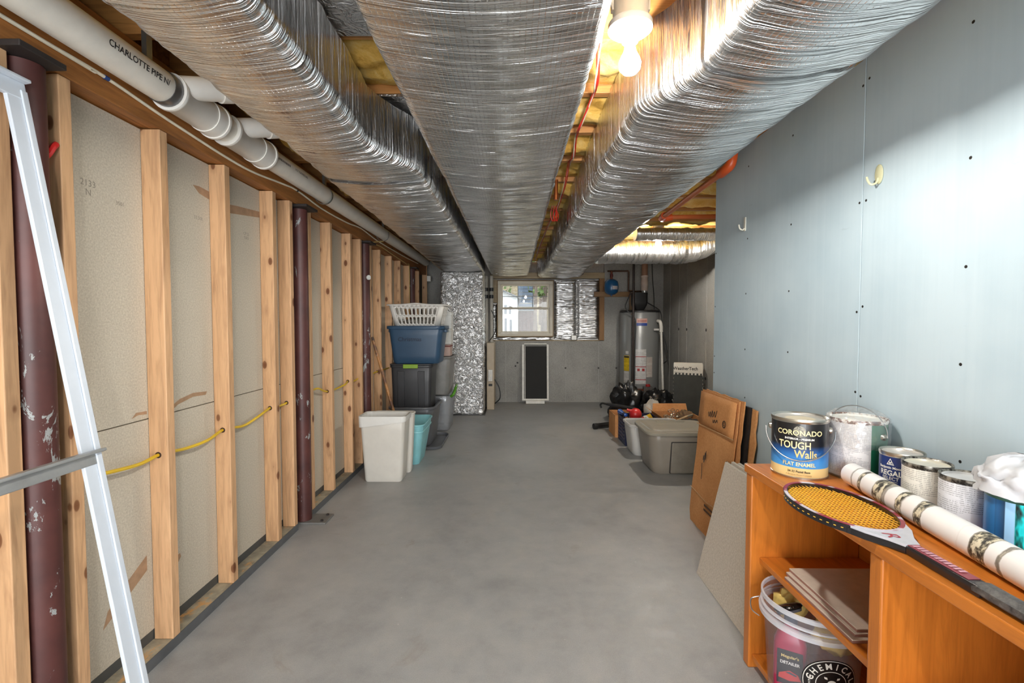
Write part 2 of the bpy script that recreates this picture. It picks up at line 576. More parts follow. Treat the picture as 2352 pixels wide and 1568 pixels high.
# ---- right partition: blue board on studs
def blue_mat():
    t = NT('blue_moisture_board')
    v = t.coord()
    a = t.noise(v, 1.7, 4, .6)
    st = t.noise(t.coord(scale=(1, 26, .5)), 2, 3, .6)
    c = t.ramp(t.math('ADD', t.math('MULTIPLY', a, .8), t.math('MULTIPLY', st, .2)), [(.32, srgb(174, 193, 203)), (.6, srgb(190, 206, 214))])
    smv = t.coord(scale=(1, 1.0, 5.5), rot=(.12, 0, 0))
    sm = t.ramp(t.noise(smv, 3.4, 6, .75), [(.66, (0, 0, 0, 1)), (.74, (.3, .3, .3, 1))])
    c = t.mix(sm, c, srgb(140, 152, 156))
    t.set(color=c, rough=.55, spec=.3)
    t.bump(t.noise(v, 130, 3, .6), .06, .001)
    return t.m
blue = blue_mat()
wr = struct(MB().box(1.232, 1.325, -2.4, 2.915, 0, 2.131).build('wall_right', plain('partition_core', (150, 128, 96), .8), smooth=0))
ys = [-2.4, -.745, .474, 1.694, 2.925]
for i in range(4):
    MB().box(1.216, 1.2315, ys[i] + .0012, ys[i + 1] - .0012, .012, 2.128).build('blue_drywall_sheet', blue, wr, smooth=0, bevel=.0015)
screw = plain('screw_head', (52, 50, 48), .5, .6)
sm_ = MB().lathe([(.0001, -.002), (.0045, -.002), (.0045, 0), (.0001, .0005)], 10)
pts = []
for y in (1.708, 1.681):
    for z in (2.04, 1.64, 1.245, .955):
        pts.append((y + random.uniform(-.004, .004), z + random.uniform(-.02, .02)))
for y in (2.125, 2.525, 1.302, .90):
    for z in (2.0, 1.637, 1.36, 1.08, .82):
        pts.append((y + random.uniform(-.008, .008), z + random.uniform(-.02, .02)))
for z in (1.62, 1.3, 1.0, .9):
    pts.append((2.908, z))
base = None
for y, z in pts:
    if base is None:
        base = MB().add(sm_.v, sm_.f).build('screw', screw, wr, loc=(1.2155, y, z), rot=(0, R(-90), 0))
    else:
        c = base.copy(); col.objects.link(c); c.parent = wr; c.location = (1.2155, y, z)
# alcove walls
wa = struct(MB().box(2.25, 2.36, 2.80, 7.40, 0, 2.131).build('wall_right_far', conc, smooth=0))
seam = plain('pale_form_line', (176, 174, 170), .8)
for y in (5.15, 5.62, 6.25, 6.55, 6.93):
    MB().box(2.2475, 2.2505, y, y + .006, 0, 2.1).build('form_line', seam, wa, smooth=0)
for y in (5.62, 6.25, 6.55):
    for z in (.55, 1.12):
        MB().lathe([(.018, 0), (.018, .004), (.006, .008)], 10).build('tie_hole_cap', plain('dark_tie', (70, 68, 66), .7), wa, loc=(2.249, y, z), rot=(0, R(-90), 0))
struct(MB().box(1.325, 2.36, 2.70, 2.80, 0, 2.131).build('wall_alcove_near', conc, smooth=0))

# ---- back wall
YB = 7.26
wb = MB()
wb.box(-1.42, 2.36, YB, 7.40, 0, .93)
wb.box(-1.42, -.345, YB, 7.40, .93, 2.131)
wb.box(1.36, 2.36, YB, 7.40, .93, 2.131)
wb.box(-.345, -.26, YB + .06, 7.40, .93, 2.131)
wb.box(.597, 1.36, YB + .06, 7.40, .93, 2.131)
wb.box(-.26, .597, YB + .06, 7.40, .93, .992)
wb.box(-.26, .597, YB + .06, 7.40, 1.847, 2.131)
wb = struct(wb.build('wall_back', conc, smooth=0))
for x in (-.13, .78, 1.28):
    MB().box(x, x + .005, YB - .002, YB + .001, 0, .92).build('form_line', seam, wb, smooth=0)
for x, z in ((.02, .55), (.78, .52), (1.28, .52), (.05, .6), (1.55, .52)):
    MB().lathe([(.014, 0), (.014, .004), (.005, .007)], 10).build('tie_hole_cap', plain('dark_tie', (70, 68, 66), .7), wb, loc=(x, YB + .001, z), rot=(R(90), 0, 0))
tan_board = wood('tan_header_board', (176, 156, 122), (110, 86, 54), 'x', knots=False)
MB().box(-.36, 1.36, YB - .03, YB + .055, 1.872, 1.96).build('header_board', tan_board, wb, smooth=0, bevel=.003)
MB().box(1.285, 1.36, YB - .02, YB + .055, .94, 1.872).build('frame_post', wood('brown_post', (150, 106, 54), (80, 50, 20), 'z', knots=True), wb, smooth=0, bevel=.003)
MB().box(-.345, 1.285, YB - .004, YB + .055, .932, .944).build('frame_sill', tan_board, wb, smooth=0)
def foil_panel(x0, x1, z0, z1, ridge=.012, seed=0):
    nx = max(4, int((x1 - x0) / .02)); nz = max(6, int((z1 - z0) / .006))
    def fn(u, v):
        x = x0 + (x1 - x0) * u; z = z0 + (z1 - z0) * v
        e = min(1, min(u, 1 - u) * 10, min(v, 1 - v) * 14)
        d = .020 * e + ridge * (abs(math.sin(z * 92 + 1.6 * fb(x * 3.0, seed, z * 5, 2))) - .5) * e * (.6 + .5 * fb(x * 4, seed + 7, z * 9)) + .003 * fb(x * 20, seed + 3, z * 40, 3) * e
        return (x, YB + .042 - max(d, -.01), z)
    return MB().grid(fn, nx, nz).build('foil_insulation_panel', foil_wall, wb, smooth=70)
foil_panel(.612, .935, .945, 1.86, .014, 1)
foil_panel(.955, 1.283, .945, 1.86, .014, 2)
foil_panel(-.345, -.262, .945, 1.50, .012, 3)
foil_panel(-.262, .605, .945, .992, .004, 4)
MB().box(-.345, -.262, YB + .0, YB + .05, 1.51, 1.86).build('header_board', tan_board, wb, smooth=0)
fs = MB().grid(lambda u, v: (.932 + .028 * u, YB + .014 - .006 * fb(u * 3, 4, v * 40), .945 + .915 * v), 4, 90)
fs.build('foil_seam_tape', foil_z, wb, smooth=70)
# small grey electric box on the sill
eb = thing('junction_box', 'small grey metal junction box fixed under the foil wall panels beside the window', 'junction box', (.90, YB - .012, .945))
MB().box(-.042, .042, -.05, .0, .0, .075).build('box_body', plain('galvanised_box', (168, 166, 160), .45, .6), eb, bevel=.005)
MB().box(-.036, .036, -.054, -.0502, .006, .069).build('cover_plate', plain('galvanised_cover', (190, 188, 182), .4, .6), eb, bevel=.002)

# ---- window
win = bpy.data.objects.new('window_1', None); col.objects.link(win); win.location = (.1685, YB + .03, 1.4195); struct(win)
vin = plain('almond_vinyl', (206, 196, 176), .45, var=.05)
brown = plain('window_opening_trim', (134, 108, 70), .7)
W2, H2 = .418, .417
def rect_frame(w2, h2, t_, y0, y1, zc=0):
    m = MB()
    m.box(-w2, w2, y0, y1, zc + h2 - t_, zc + h2); m.box(-w2, w2, y0, y1, zc - h2, zc - h2 + t_)
    m.box(-w2, -w2 + t_, y0, y1, zc - h2 + t_, zc + h2 - t_); m.box(w2 - t_, w2, y0, y1, zc - h2 + t_, zc + h2 - t_)
    return m
rect_frame(W2 + .010, H2 + .010, .010, -.035, .03).build('opening_trim', brown, win, smooth=0)
rect_frame(W2, H2, .048, -.03, .055).build('frame', vin, win, smooth=0, bevel=.004)
up = rect_frame(W2 - .05, .187, .026, .02, .045, .185).build('upper_sash', vin, win, smooth=0, bevel=.003)
lo = rect_frame(W2 - .05, .19, .024, -.01, .018, -.176).build('lower_sash', vin, win, smooth=0, bevel=.003)
lk = MB().box(-.025, .025, -.02, .01, .018, .03).build('sash_lock', vin, lo, smooth=0, bevel=.003, loc=(-.22, 0, 0))
c = lk.copy(); col.objects.link(c); c.parent = lo; c.location = (.22, 0, 0)
grey_m = plain('grey_muntin', (124, 132, 138), .5)
MB().box(-W2 + .076, W2 - .076, .028, .037, .182, .190).build('muntin', grey_m, up, smooth=0)
for x in (-.113, .113):
    MB().box(x - .004, x + .004, .0285, .0365, .025, .346).build('muntin', grey_m, up, smooth=0)
glass = clear('window_glass', (.98, 1, .99), gloss=.02, rough=.01)
MB().box(-W2 + .074, W2 - .074, .031, .034, .022, .348).build('pane', glass, up, smooth=0)
MB().box(-W2 + .072, W2 - .072, .003, .006, -.345, -.008).build('pane', glass, lo, smooth=0)
# ================================================================== DUCTS
def ring_pts(x0, x1, z0, z1, rl, rr_, sag):
    """open-top rounded section in the XZ plane: list of (x, z, nx, nz)"""
    out = []
    for i in range(9):
        z = z1 + (z0 + rl - z1) * i / 9
        out.append((x0, z, -1, 0))
    for i in range(8):
        a = R(180 + 90 * i / 8)
        out.append((x0 + rl + rl * math.cos(a), z0 + rl + rl * math.sin(a), math.cos(a), math.sin(a)))
    for i in range(26):
        u = i / 26
        out.append((x0 + rl + (x1 - rr_ - x0 - rl) * u, z0 - sag * math.sin(math.pi * u), 0, -1))
    for i in range(9):
        a = R(270 + 90 * i / 9)
        out.append((x1 - rr_ + rr_ * math.cos(a), z0 + rr_ + rr_ * math.sin(a), math.cos(a), math.sin(a)))
    for i in range(9):
        z = z0 + rr_ + (z1 - z0 - rr_) * i / 8
        out.append((x1, z, 1, 0))
    return out
def lerp_sections(secs, y):
    if y <= secs[0][0]:
        return secs[0][1:]
    for a, b in zip(secs, secs[1:]):
        if a[0] <= y <= b[0]:
            t = (y - a[0]) / (b[0] - a[0]); t = t * t * (3 - 2 * t)
            return tuple(p + (q - p) * t for p, q in zip(a[1:], b[1:]))
    return secs[-1][1:]
def duct_body(secs, straps, step=.013, amp=.0065, seed=0., bulge=.010, grow=.45):
    m = MB(); rings = []
    y0, y1 = secs[0][0], secs[-1][0]
    n = int((y1 - y0) / step)
    for i in range(n + 1):
        y = y0 + (y1 - y0) * i / n
        S = lerp_sections(secs, y)
        ds = min([abs(y - s_) for s_ in straps] + [1.0])
        pinch = -bulge * math.exp(-(ds / .035) ** 2)
        ring = []
        end = min(1, (y1 - y) / .05)
        for (x, z, nx, nz) in ring_pts(*S):
            amp_ = amp * (1 + max(0, min(y, 6) - 2.0) * grow)
            w = fb(x * 2.2 + seed, y * 24, z * 2.2, 4) * amp_
            w += fb(x * 1.2, y * 5.5 + seed, z * 1.2, 2) * amp * .9
            w += abs(fb(x * 5 + seed, y * 40, z * 5, 2)) * amp_ * .55
            d = w + pinch - .05 * (1 - end)
            ring.append((x + nx * d, y, min(z + nz * d, 2.131)))
        rings.append(ring)
    m.loft(rings, True, True, closed=True)
    return m
def band(secs, y, w, off, mat, parent, name):
    m = MB(); rings = []
    for k in range(5):
        yy = y + w * (k / 4 - .5)
        rings.append([(x + nx * (off + .002 * fb(x * 9, yy * 30, z * 9)), yy, min(z + nz * off, 2.1315)) for (x, z, nx, nz) in ring_pts(*lerp_sections(secs, yy))])
    m.loft(rings, False, False, closed=False)
    return m.build(name, mat, parent, smooth=60)

sL = [(-2.3, -.885, -.55, 1.870, 2.10, .05, .05, .012), (1.86, -.885, -.55, 1.870, 2.10, .05, .05, .014), (2.24, -.90, -.415, 1.872, 2.10, .05, .035, .014), (6.76, -.95, -.41, 1.878, 2.10, .05, .03, .008)]
dl = thing('insulated_duct', 'foil-wrapped duct along the stud wall, reflecting the brown timber', 'duct', (0, 0, 0), group='foil-wrapped ceiling ducts')
duct_body(sL, [1.84, 2.30, 3.6, 4.9], seed=1.3, amp=.0045).build('foil_wrap', foil_y, dl, smooth=80)
tape = foil('foil_tape', 'y', bright=.9, rough=.18, grid=False)
band(sL, 2.32, .05, .004, tape, dl, 'tape_band')
sM = [(-2.3, -.37, .225, 1.905, 2.128, .035, .03, .030), (.9, -.36, .22, 1.900, 2.128, .035, .03, .026), (3.0, -.348, .208, 1.898, 2.128, .035, .03, .018), (6.3, -.345, .205, 1.90, 2.128, .035, .03, .010), (6.95, -.345, .205, 1.885, 2.128, .035, .04, .01)]
dm = thing('insulated_duct', 'wide flat foil-wrapped duct running down the middle of the ceiling', 'duct', (0, 0, 0), group='foil-wrapped ceiling ducts')
duct_body(sM, [.95, 2.4, 3.35, 4.8, 6.2], seed=4.7, amp=.0028, bulge=.006).build('foil_wrap', foil_mid, dm, smooth=80)
band(sM, 3.3, .05, .003, tape, dm, 'tape_band')
band(sM, 6.7, .06, .003, tape, dm, 'tape_band')
sR = [(-2.3, .50, .99, 1.870, 2.128, .05, .13, .02), (1.30, .50, .97, 1.868, 2.128, .045, .13, .02), (1.62, .385, .95, 1.866, 2.128, .05, .12, .02), (4.8, .390, .93, 1.866, 2.128, .05, .10, .016), (6.4, .40, .96, 1.868, 2.128, .05, .09, .014), (7.0, .34, 1.0, 1.868, 2.128, .06, .08, .014)]
dr = thing('insulated_duct', 'bulging foil-wrapped duct beside the bare bulb and the blue wall', 'duct', (0, 0, 0), group='foil-wrapped ceiling ducts')
duct_body(sR, [1.33, 1.80, 3.0, 4.3, 5.4], seed=8.1, amp=.0055, bulge=.011).build('foil_wrap', foil_y, dr, smooth=80)
band(sR, 1.33, .05, .004, tape, dr, 'tape_band')
# branch duct crossing to the alcove wall
db = thing('branch_duct', 'pale foil branch duct crossing the far alcove behind its bare bulb', 'duct', (0, 0, 0))
rings = []
N = 90
for i in range(N + 1):
    t_ = i / N
    x = .90 + 1.34 * t_
    rise = max(0, (x - 1.80)) ** 2 * .75
    ring = []
    for j in range(30):
        a = 2 * math.pi * j / 30
        ry, rz = .20, .118
        yy = 5.27 + ry * math.copysign(abs(math.cos(a)) ** .8, math.cos(a)); zz = 1.972 + rz * math.copysign(abs(math.sin(a)) ** .8, math.sin(a)) + rise
        w = fb(x * 22, math.cos(a) * 1.2, math.sin(a) * 1.2 + 3, 4) * .008 + fb(x * 5, math.cos(a), math.sin(a), 2) * .008
        ring.append((x, yy + math.cos(a) * w, min(zz + math.sin(a) * w, 2.128)))
    rings.append(ring)
MB().loft(rings).build('foil_wrap', foil_x, db, smooth=80)
rings = [[(1.80 + .004 * fb(k, j, 1), 5.27 + .206 * math.copysign(abs(math.cos(2 * math.pi * j / 30)) ** .8, math.cos(2 * math.pi * j / 30)), min(2.129, 1.972 + .123 * math.copysign(abs(math.sin(2 * math.pi * j / 30)) ** .8, math.sin(2 * math.pi * j / 30)))) for j in range(30)] for k in range(2)]
for k in range(2):
    rings[k] = [(x + .03 * k, y, z) for x, y, z in rings[k]]
MB().loft(rings, False, False).build('tape_band', tape, db, smooth=60)
# second smaller foil run high in the alcove
df = thing('flexible_duct', 'short dark crumpled foil duct tucked between the alcove joists', 'duct', (0, 0, 0))
rings = []
for i in range(40):
    x = 1.15 + 1.05 * i / 39
    rings.append([(x, 4.60 + (.085 + .012 * fb(x * 20, j, 1)) * math.cos(2 * math.pi * j / 16), 2.045 + (.06 + .012 * fb(x * 20, j, 4)) * math.sin(2 * math.pi * j / 16)) for j in range(16)])
MB().loft(rings).build('foil_wrap', foil_x, df, smooth=80)

# plenum: the vertical wrapped box under the left duct
pl = thing('plenum', 'tall crinkled foil-wrapped plenum box standing on the floor at the far left', 'duct', (-.68, 6.48, 0))
def plen():
    m = MB(); rings = []
    for i in range(130):
        z = .012 + 1.845 * i / 129
        ring = []
        for (x, y, _) in rr(.55, .54, .03, n=4):
            pass
        base = rr(.55, .54, .03, n=4)
        # resample the loop
        pts = []
        for a in range(len(base)):
            p, q = Vector(base[a]), Vector(base[(a + 1) % len(base)])
            k = max(1, int((q - p).length / .022))
            for t in range(k):
                pts.append(p + (q - p) * t / k)
        for p in pts:
            nrm = Vector((p.x, p.y, 0)).normalized()
            w = fb(p.x * 20, p.y * 20, z * 30, 4) * .008 + fb(p.x * 4, p.y * 4, z * 40, 2) * .006
            w -= .014 * math.exp(-((z - 1.08) / .012) ** 2) + .008 * math.exp(-((z - .62) / .02) ** 2)
            ring.append((p.x + nrm.x * w, p.y + nrm.y * w, z))
        rings.append(ring)
    return m.loft(rings)
plen().build('foil_wrap', foil_z, pl, smooth=80)
MB().box(-.30, .30, -.285, .285, 0, .0115).build('base_pan', plain('dark_sheet_metal', (64, 62, 60), .5, .5), pl, smooth=0)

# furnace edge and its piping between plenum and window
fu = thing('furnace_cabinet', 'narrow tan metal furnace side showing right of the foil plenum', 'furnace', (-.328, 6.85, 0))
tanm = plain('tan_enamel', (176, 158, 132), .45, var=.06)
MB().box(-.052, .052, -.24, .24, .0, .93).build('cabinet', tanm, fu, smooth=0, bevel=.006)
sb = MB().box(-.03, .03, -.275, -.2405, .40, .56).build('switch_box', plain('white_box', (220, 216, 208), .5), fu, smooth=0, bevel=.004)
MB().box(-.006, .006, -.284, -.2752, .465, .495).build('toggle', plain('ivory_toggle', (236, 228, 206), .4), sb, smooth=0)
MB().box(-.025, .025, -.252, -.2405, .33, .36).build('vent_slot', plain('black_slot', (30, 30, 30), .6), fu, smooth=0)
MB().tube(smoothpath([(.055, -.2, .42), (.12, -.22, .30), (.13, -.22, .16), (.06, -.2, .08)], 8), .008, 8).build('power_cord', plain('black_cord', (28, 28, 28), .5), fu)
vp = thing('vent_pipe_pair', 'pair of slim grey vent pipes with black couplings above the furnace', 'pipe', (-.35, 6.80, .93))
gp = plain('grey_plastic_pipe', (170, 164, 152), .5)
bk = plain('black_rubber', (24, 24, 24), .5)
for x in (-.045, .028):
    p_ = MB().tube([(x, 0, 0.0), (x, 0, .935)], .026, 14).build('pipe', gp, vp)
    MB().lathe([(.030, .62), (.031, .63), (.031, .66), (.030, .67)], 14, x, 0).build('coupling', bk, p_)
    MB().lathe([(.030, .72), (.031, .73), (.031, .76), (.030, .77)], 14, x, 0).build('coupling', bk, p_)
MB().tube(smoothpath([(.03, -.03, .45), (.075, -.04, .36), (.09, -.04, .24), (.07, -.04, .12), (.0, -.035, .02)], 8), .006, 6).build('cable', bk, vp)

# ================================================================== DRAIN PIPE ALONG THE BEAM
pvc = plain('white_pvc', (224, 219, 208), .38, var=.05, nscale=20)
pvc2 = plain('white_pvc_fitting', (232, 229, 222), .35, var=.04)
ink = plain('black_ink', (40, 38, 38), .6)
PX, PZ, PR = -1.178, 1.990, .052
dp = thing('drain_pipe', 'large white plastic drain pipe running along the beam above the studs', 'pipe', (PX, 0, PZ))
MB().tube([(0, -2.3, 0), (0, 1.66, 0)], PR, 28).build('pipe', pvc, dp, smooth=50)
MB().tube([(0, 1.66, 0), (0, 6.4, .02)], PR - .002, 28).build('pipe', pvc, dp, smooth=50)
def hub(y0, y1, r, name='hub'):
    prof = [(PR * .9, y0), (r + .004, y0), (r + .005, y0 + .006), (r + .005, y0 + .014), (r, y0 + .020), (r, y1 - .002), (PR * .9, y1)]
    m = MB().lathe(prof, 28, cap0=False, cap1=False)
    m.xf(Matrix.Rotation(R(-90), 4, 'X'))
    return m.build(name, pvc2, dp, smooth=50)
h1 = hub(1.658, 1.86, PR + .0075, 'wye_fitting'); hub(1.90, 1.845, PR + .011); 
h2 = hub(1.98, 2.19, PR + .0075, 'wye_fitting'); hub(2.27, 2.19, PR + .011)
for y, par in ((1.70, h1), (2.04, h2)):
    MB().tube([(.02, y - .02, .02), (.115, y + .11, .075)], .040, 20).build('branch', pvc2, par, smooth=50)
    MB().tube([(.095, y + .083, .063), (.122, y + .12, .079)], .0455, 20).build('branch_collar', pvc2, par, smooth=50)
m = MB().lathe([(PR + .001, 1.618), (PR + .003, 1.618), (PR + .003, 1.655), (PR + .001, 1.655)], 28, cap0=False, cap1=False)
m.xf(Matrix.Rotation(R(-90), 4, 'X')); m.build('metal_band', plain('steel_band', (120, 120, 122), .35, .9), dp, smooth=50)
for y in (1.56, 2.99, 4.32):
    m = MB(); a0 = R(-250)
    rings = [[((PR + e) * math.cos(a0 + R(320) * k / 24), yy, (PR + e) * math.sin(a0 + R(320) * k / 24)) for k in range(25)] for e, yy in ((.001, y - .009), (.004, y - .009), (.004, y + .009), (.001, y + .009))]
    if y > 2:
        m.loft(rings, False, False, closed=False)
    m.box(-.004, .012, y - .012, y + .012, PR, .138)
    m.build('pipe_strap', plain('galvanised_strap', (126, 126, 122), .4, .8), dp, smooth=40)
def pipe_text(s_, size, yc, phi, bold=0.):
    v, f = text_geo(s_, size, bold)
    r = PR + .0008
    MB().add([(r * math.cos(phi + b / r), yc + a, r * math.sin(phi + b / r)) for a, b in v], f).build('lettering', ink, dp, smooth=0)
pipe_text('CHARLOTTE PIPE N/', .026, 1.475, R(-8), .0004)
pipe_text('NSF', .024, 1.17, R(12), .0003)
pipe_text('NOT FOR PRESSURE', .0165, 2.565, R(0))
for k in range(17):                                   # unreadable part of the print line
    y_ = 2.262 + .0108 * k; r_ = PR - .0012
    MB().add([(r_ * math.cos(p_), yy, r_ * math.sin(p_)) for yy, p_ in ((y_, -.10), (y_ + .006, -.10), (y_ + .006, .10), (y_, .10))], [(0, 1, 2, 3)]).build('worn_print', ink, dp, smooth=0)

# white cable stapled along the beam face
wc = thing('white_cable', 'thin white cable sagging along the face of the wooden beam', 'cable', (0, 0, 0))
cabm = plain('white_cable_jacket', (226, 218, 196), .5)
pth = [(-1.249, -2.0, 1.95), (-1.249, 1.19, 1.948), (-1.249, 1.30, 1.948), (-1.249, 1.49, 1.950), (-1.249, 1.784, 1.931), (-1.249, 2.237, 1.918), (-1.249, 2.6, 1.950), (-1.249, 2.78, 1.962), (-1.249, 3.14, 1.942), (-1.249, 3.6, 1.95), (-1.249, 3.94, 1.972), (-1.249, 4.45, 1.951), (-1.249, 5.5, 1.956), (-1.249, 6.25, 1.974)]
MB().tube(smoothpath(pth, 8), .0052, 8).build('cable', cabm, wc)
for y, z in ((1.49, 1.95), (2.78, 1.962)):
    MB().tube([(-1.249, y - .008, z), (-1.249, y + .008, z)], .0068, 8).build('tape_wrap' if y < 2 else 'staple', plain('blue_tape', (40, 70, 130), .6) if y < 2 else plain('dark_staple', (60, 58, 56), .5), wc)
w2 = thing('beige_wire', 'thin beige wire looping off the pipe and down the far studs', 'cable', (0, 0, 0))
MB().tube(smoothpath([(-1.17, 4.3, 1.93), (-1.246, 4.2, 1.90), (-1.246, 4.5, 1.915), (-1.246, 5.0, 1.90), (-1.246, 5.55, 1.885), (-1.2485, 5.72, 1.86), (-1.2485, 5.72, 1.4), (-1.2485, 5.72, .9)], 8), .0045, 6).build('wire', plain('beige_wire', (190, 160, 96), .5), w2)
# yellow cable drilled through the studs
yc = thing('yellow_cable', 'yellow electrical cable threaded through the drilled studs at knee height', 'cable', (0, 0, 0))
yp = [(-1.296, .5, .74), (-1.296, 1.15, .735), (-1.30, 1.25, .72), (-1.296, 1.36, .742), (-1.29, 1.50, .726), (-1.285, 1.62, .717), (-1.292, 1.73, .722), (-1.292, 1.86, .708), (-1.275, 1.97, .714), (-1.29, 2.11, .729), (-1.29, 2.26, .712), (-1.28, 2.38, .735), (-1.29, 2.52, .754), (-1.30, 2.62, .742), (-1.29, 2.71, .752), (-1.302, 2.80, .78), (-1.302, 2.88, .80), (-1.292, 2.96, .775), (-1.272, 3.08, .778), (-1.28, 3.2, .745), (-1.29, 3.30, .728), (-1.29, 3.44, .725), (-1.268, 3.58, .742), (-1.29, 3.70, .752), (-1.29, 3.84, .735), (-1.29, 3.94, .745), (-1.31, 4.03, .74), (-1.312, 4.15, .74), (-1.29, 4.24, .74), (-1.29, 4.5, .745), (-1.29, 5.0, .74), (-1.29, 6.2, .74)]
ym = plain('yellow_jacket', (226, 186, 40), .45, var=.06)
P_ = smoothpath(yp, 6)
MB().tube(P_, .0062, 8).build('cable', ym, yc)

hole = plain('drilled_hole', (60, 40, 26), .9)
for ys_ in (1.715, 2.094, 2.505, 2.694, 3.282, 3.684, 4.494):
    p = min(P_, key=lambda q: abs(q.y - ys_))
    MB().lathe([(.0005, 0), (.0115, 0), (.0115, .0006)], 14).build('cable_hole', hole, wl, loc=(p.x, ys_ - .0004, p.z), rot=(R(90), 0, 0))

# ================================================================== STEEL COLUMNS
def column_mat():
    t = NT('flaking_maroon_paint')
    v = t.coord(rnd=True)
    a = t.noise(v, 5, 4, .6)
    c = t.ramp(a, [(.3, srgb(64, 33, 31)), (.7, srgb(94, 52, 47))])
    fl = t.noise(t.coord(scale=(1, 1, .45), rnd=True), 13, 6, .72, .6)
    band_ = t.noise(t.coord(scale=(.3, .3, 1), rnd=True), 1.6, 2, .5)
    k = t.ramp(t.math('ADD', fl, t.math('MULTIPLY', band_, .35)), [(.785, (0, 0, 0, 1)), (.80, (1, 1, 1, 1))])
    c = t.mix(k, c, srgb(150, 152, 150))
    t.set(color=c, rough=.5)
    t.bump(k, .2, .001)
    return t.m
maroon = column_mat()
blackst = plain('black_steel_plate', (52, 46, 44), .6, .3)
grey_pl = plain('painted_base_plate', (122, 120, 116), .6, .2)
labs = ['dusty maroon steel column nearest the camera, behind the white frame', 'maroon steel column with flaked paint and bolted base plate between paired studs',
        'third maroon steel column, with a small white tag, beside the broom handle', 'farthest maroon steel column, half hidden behind the laundry basket stack']
for i, (y, rz) in enumerate(((1.262, .038), (2.862, .072), (4.09, .08), (5.96, .08))):
    t = thing('steel_column', labs[i], 'column', (-1.276, y, 0), group='steel support columns')
    MB().lathe([(.045, .012), (.045, 1.870)], 28).build('shaft', maroon, t)
    MB().box(-.045, .082, -.085, rz, 1.8715, 1.887).build('top_plate', blackst, t, smooth=0, bevel=.002)
    b = MB().box(-.045, .15, -.055, .085, 0, .0115).build('base_plate', grey_pl, t, smooth=0, bevel=.002)
    for bx, by in ((.12, -.03), (.12, .06)):
        MB().lathe([(.009, .012), (.009, .02), (.005, .021)], 6, bx, by).build('bolt', blackst, b, smooth=0)
tg = MB().lathe([(.001, 0), (.02, .001), (.02, .012), (.001, .014)], 16).build('white_sensor', plain('white_plastic', (236, 234, 228), .4), None, loc=(-1.232, 4.05, 1.585), rot=(0, R(90), R(-35)))
tag(tg, 'small round white tag stuck on the third steel column', 'sensor')
# blue painter's tape bit on the drywall, and the red clip on the stud
bt = MB().box(-1.325, -1.3235, 2.99, 3.03, .26, .40).build('painters_tape', plain('blue_masking_tape', (40, 98, 186), .7), None, smooth=0)
tag(bt, 'short strip of blue masking tape on the drywall right of the flaked column', 'tape')
rc = thing('wall_hook_clip', 'small red plastic spring clip screwed to the stud beside the near column', 'clip', (-1.280, 1.335, 1.672))
rc.scale = (1.35, 1.35, 1.35)
redp = plain('red_plastic', (200, 32, 32), .4)
MB().tube(smoothpath([(-.018, -.002, .028), (-.02, -.012, .005), (-.012, -.02, -.014), (.002, -.022, -.02), (.014, -.02, -.012), (.018, -.012, .006), (.016, -.004, .014)], 5), .0058, 8).build('clip_body', redp, rc)
MB().tube([(0, -.006, -.012), (0, -.016, .012)], .003, 8).build('metal_tongue', plain('shiny_steel', (220, 220, 220), .2, 1.), rc)
# small white box high on the last stud
jb = MB().box(-1.2545, -1.20, 6.905, 6.945, 1.80, 1.88).build('cable_box', plain('white_box', (220, 216, 208), .5), None, smooth=0, bevel=.004)
tag(jb, 'small white cable box high on the farthest stud next to the plenum', 'junction box')

# ================================================================== LAMPS
porc = plain('white_porcelain', (238, 234, 224), .25, var=.03)
boxm = plain('cream_box', (206, 196, 176), .5)
bulb_m = emit('lit_bulb', (1.0, .96, .885, 1), BULB_POWER)
def lamp(loc, label):
    t = thing('ceiling_lamp', label, 'lamp', loc, group='bare bulb ceiling lamps')
    MB().lathe([(.046, .030), (.050, .085), (.047, .098)], 24).build('junction_box', boxm, t, smooth=40)
    for x_ in (-.041, .041):
        MB().box(x_ - .011, x_ + .011, -.010, .010, .06, .139).build('box_bracket', boxm, t, smooth=0)
    MB().lathe([(.0575, .030), (.060, .026), (.060, .012), (.050, .004), (.026, -.003), (.0215, -.022), (.019, -.024)], 32).build('lampholder', porc, t, smooth=40)
    MB().lathe([(.0135, -.020), (.0135, -.033), (.017, -.048), (.026, -.066), (.0300, -.078), (.0280, -.093), (.018, -.104), (.004, -.108)], 24).build('bulb', bulb_m, t, smooth=60)
    MB().lathe([(.0145, -.018), (.0145, -.030)], 20).build('bulb_collar', plain('dull_brass', (150, 140, 118), .4, .8), t, smooth=60)
    return t
lamp((.318, 1.347, 1.992), 'bare bulb in a white porcelain holder between the middle and right ducts')
lamp((1.41, 4.72, 2.055), 'small distant bare bulb in front of the alcove branch duct')
lamp((.318, -1.10, 1.992), 'added unseen bare bulb in a porcelain holder behind the camera position')  # out-of-view lamp, added to light the near walls and floor
for k, (x_, y_) in enumerate(((.318, 1.189), (.318, -1.258))):
    MB().box(x_ - .055, x_ + .055, y_ + .02, y_ + .385, 2.132, 2.15).build('lamp_mounting_bar', joist_x, ceil, smooth=0)
# cable from the near lamp box
lc = thing('lamp_cable', 'white cable curving up out of the near lamp box to the joists', 'cable', (0, 0, 0))
MB().tube(smoothpath([(.275, 1.345, 2.06), (.258, 1.335, 2.10), (.285, 1.32, 2.16), (.36, 1.27, 2.20), (.47, 1.23, 2.20)], 8), .008, 8).build('cable', cabm, lc)
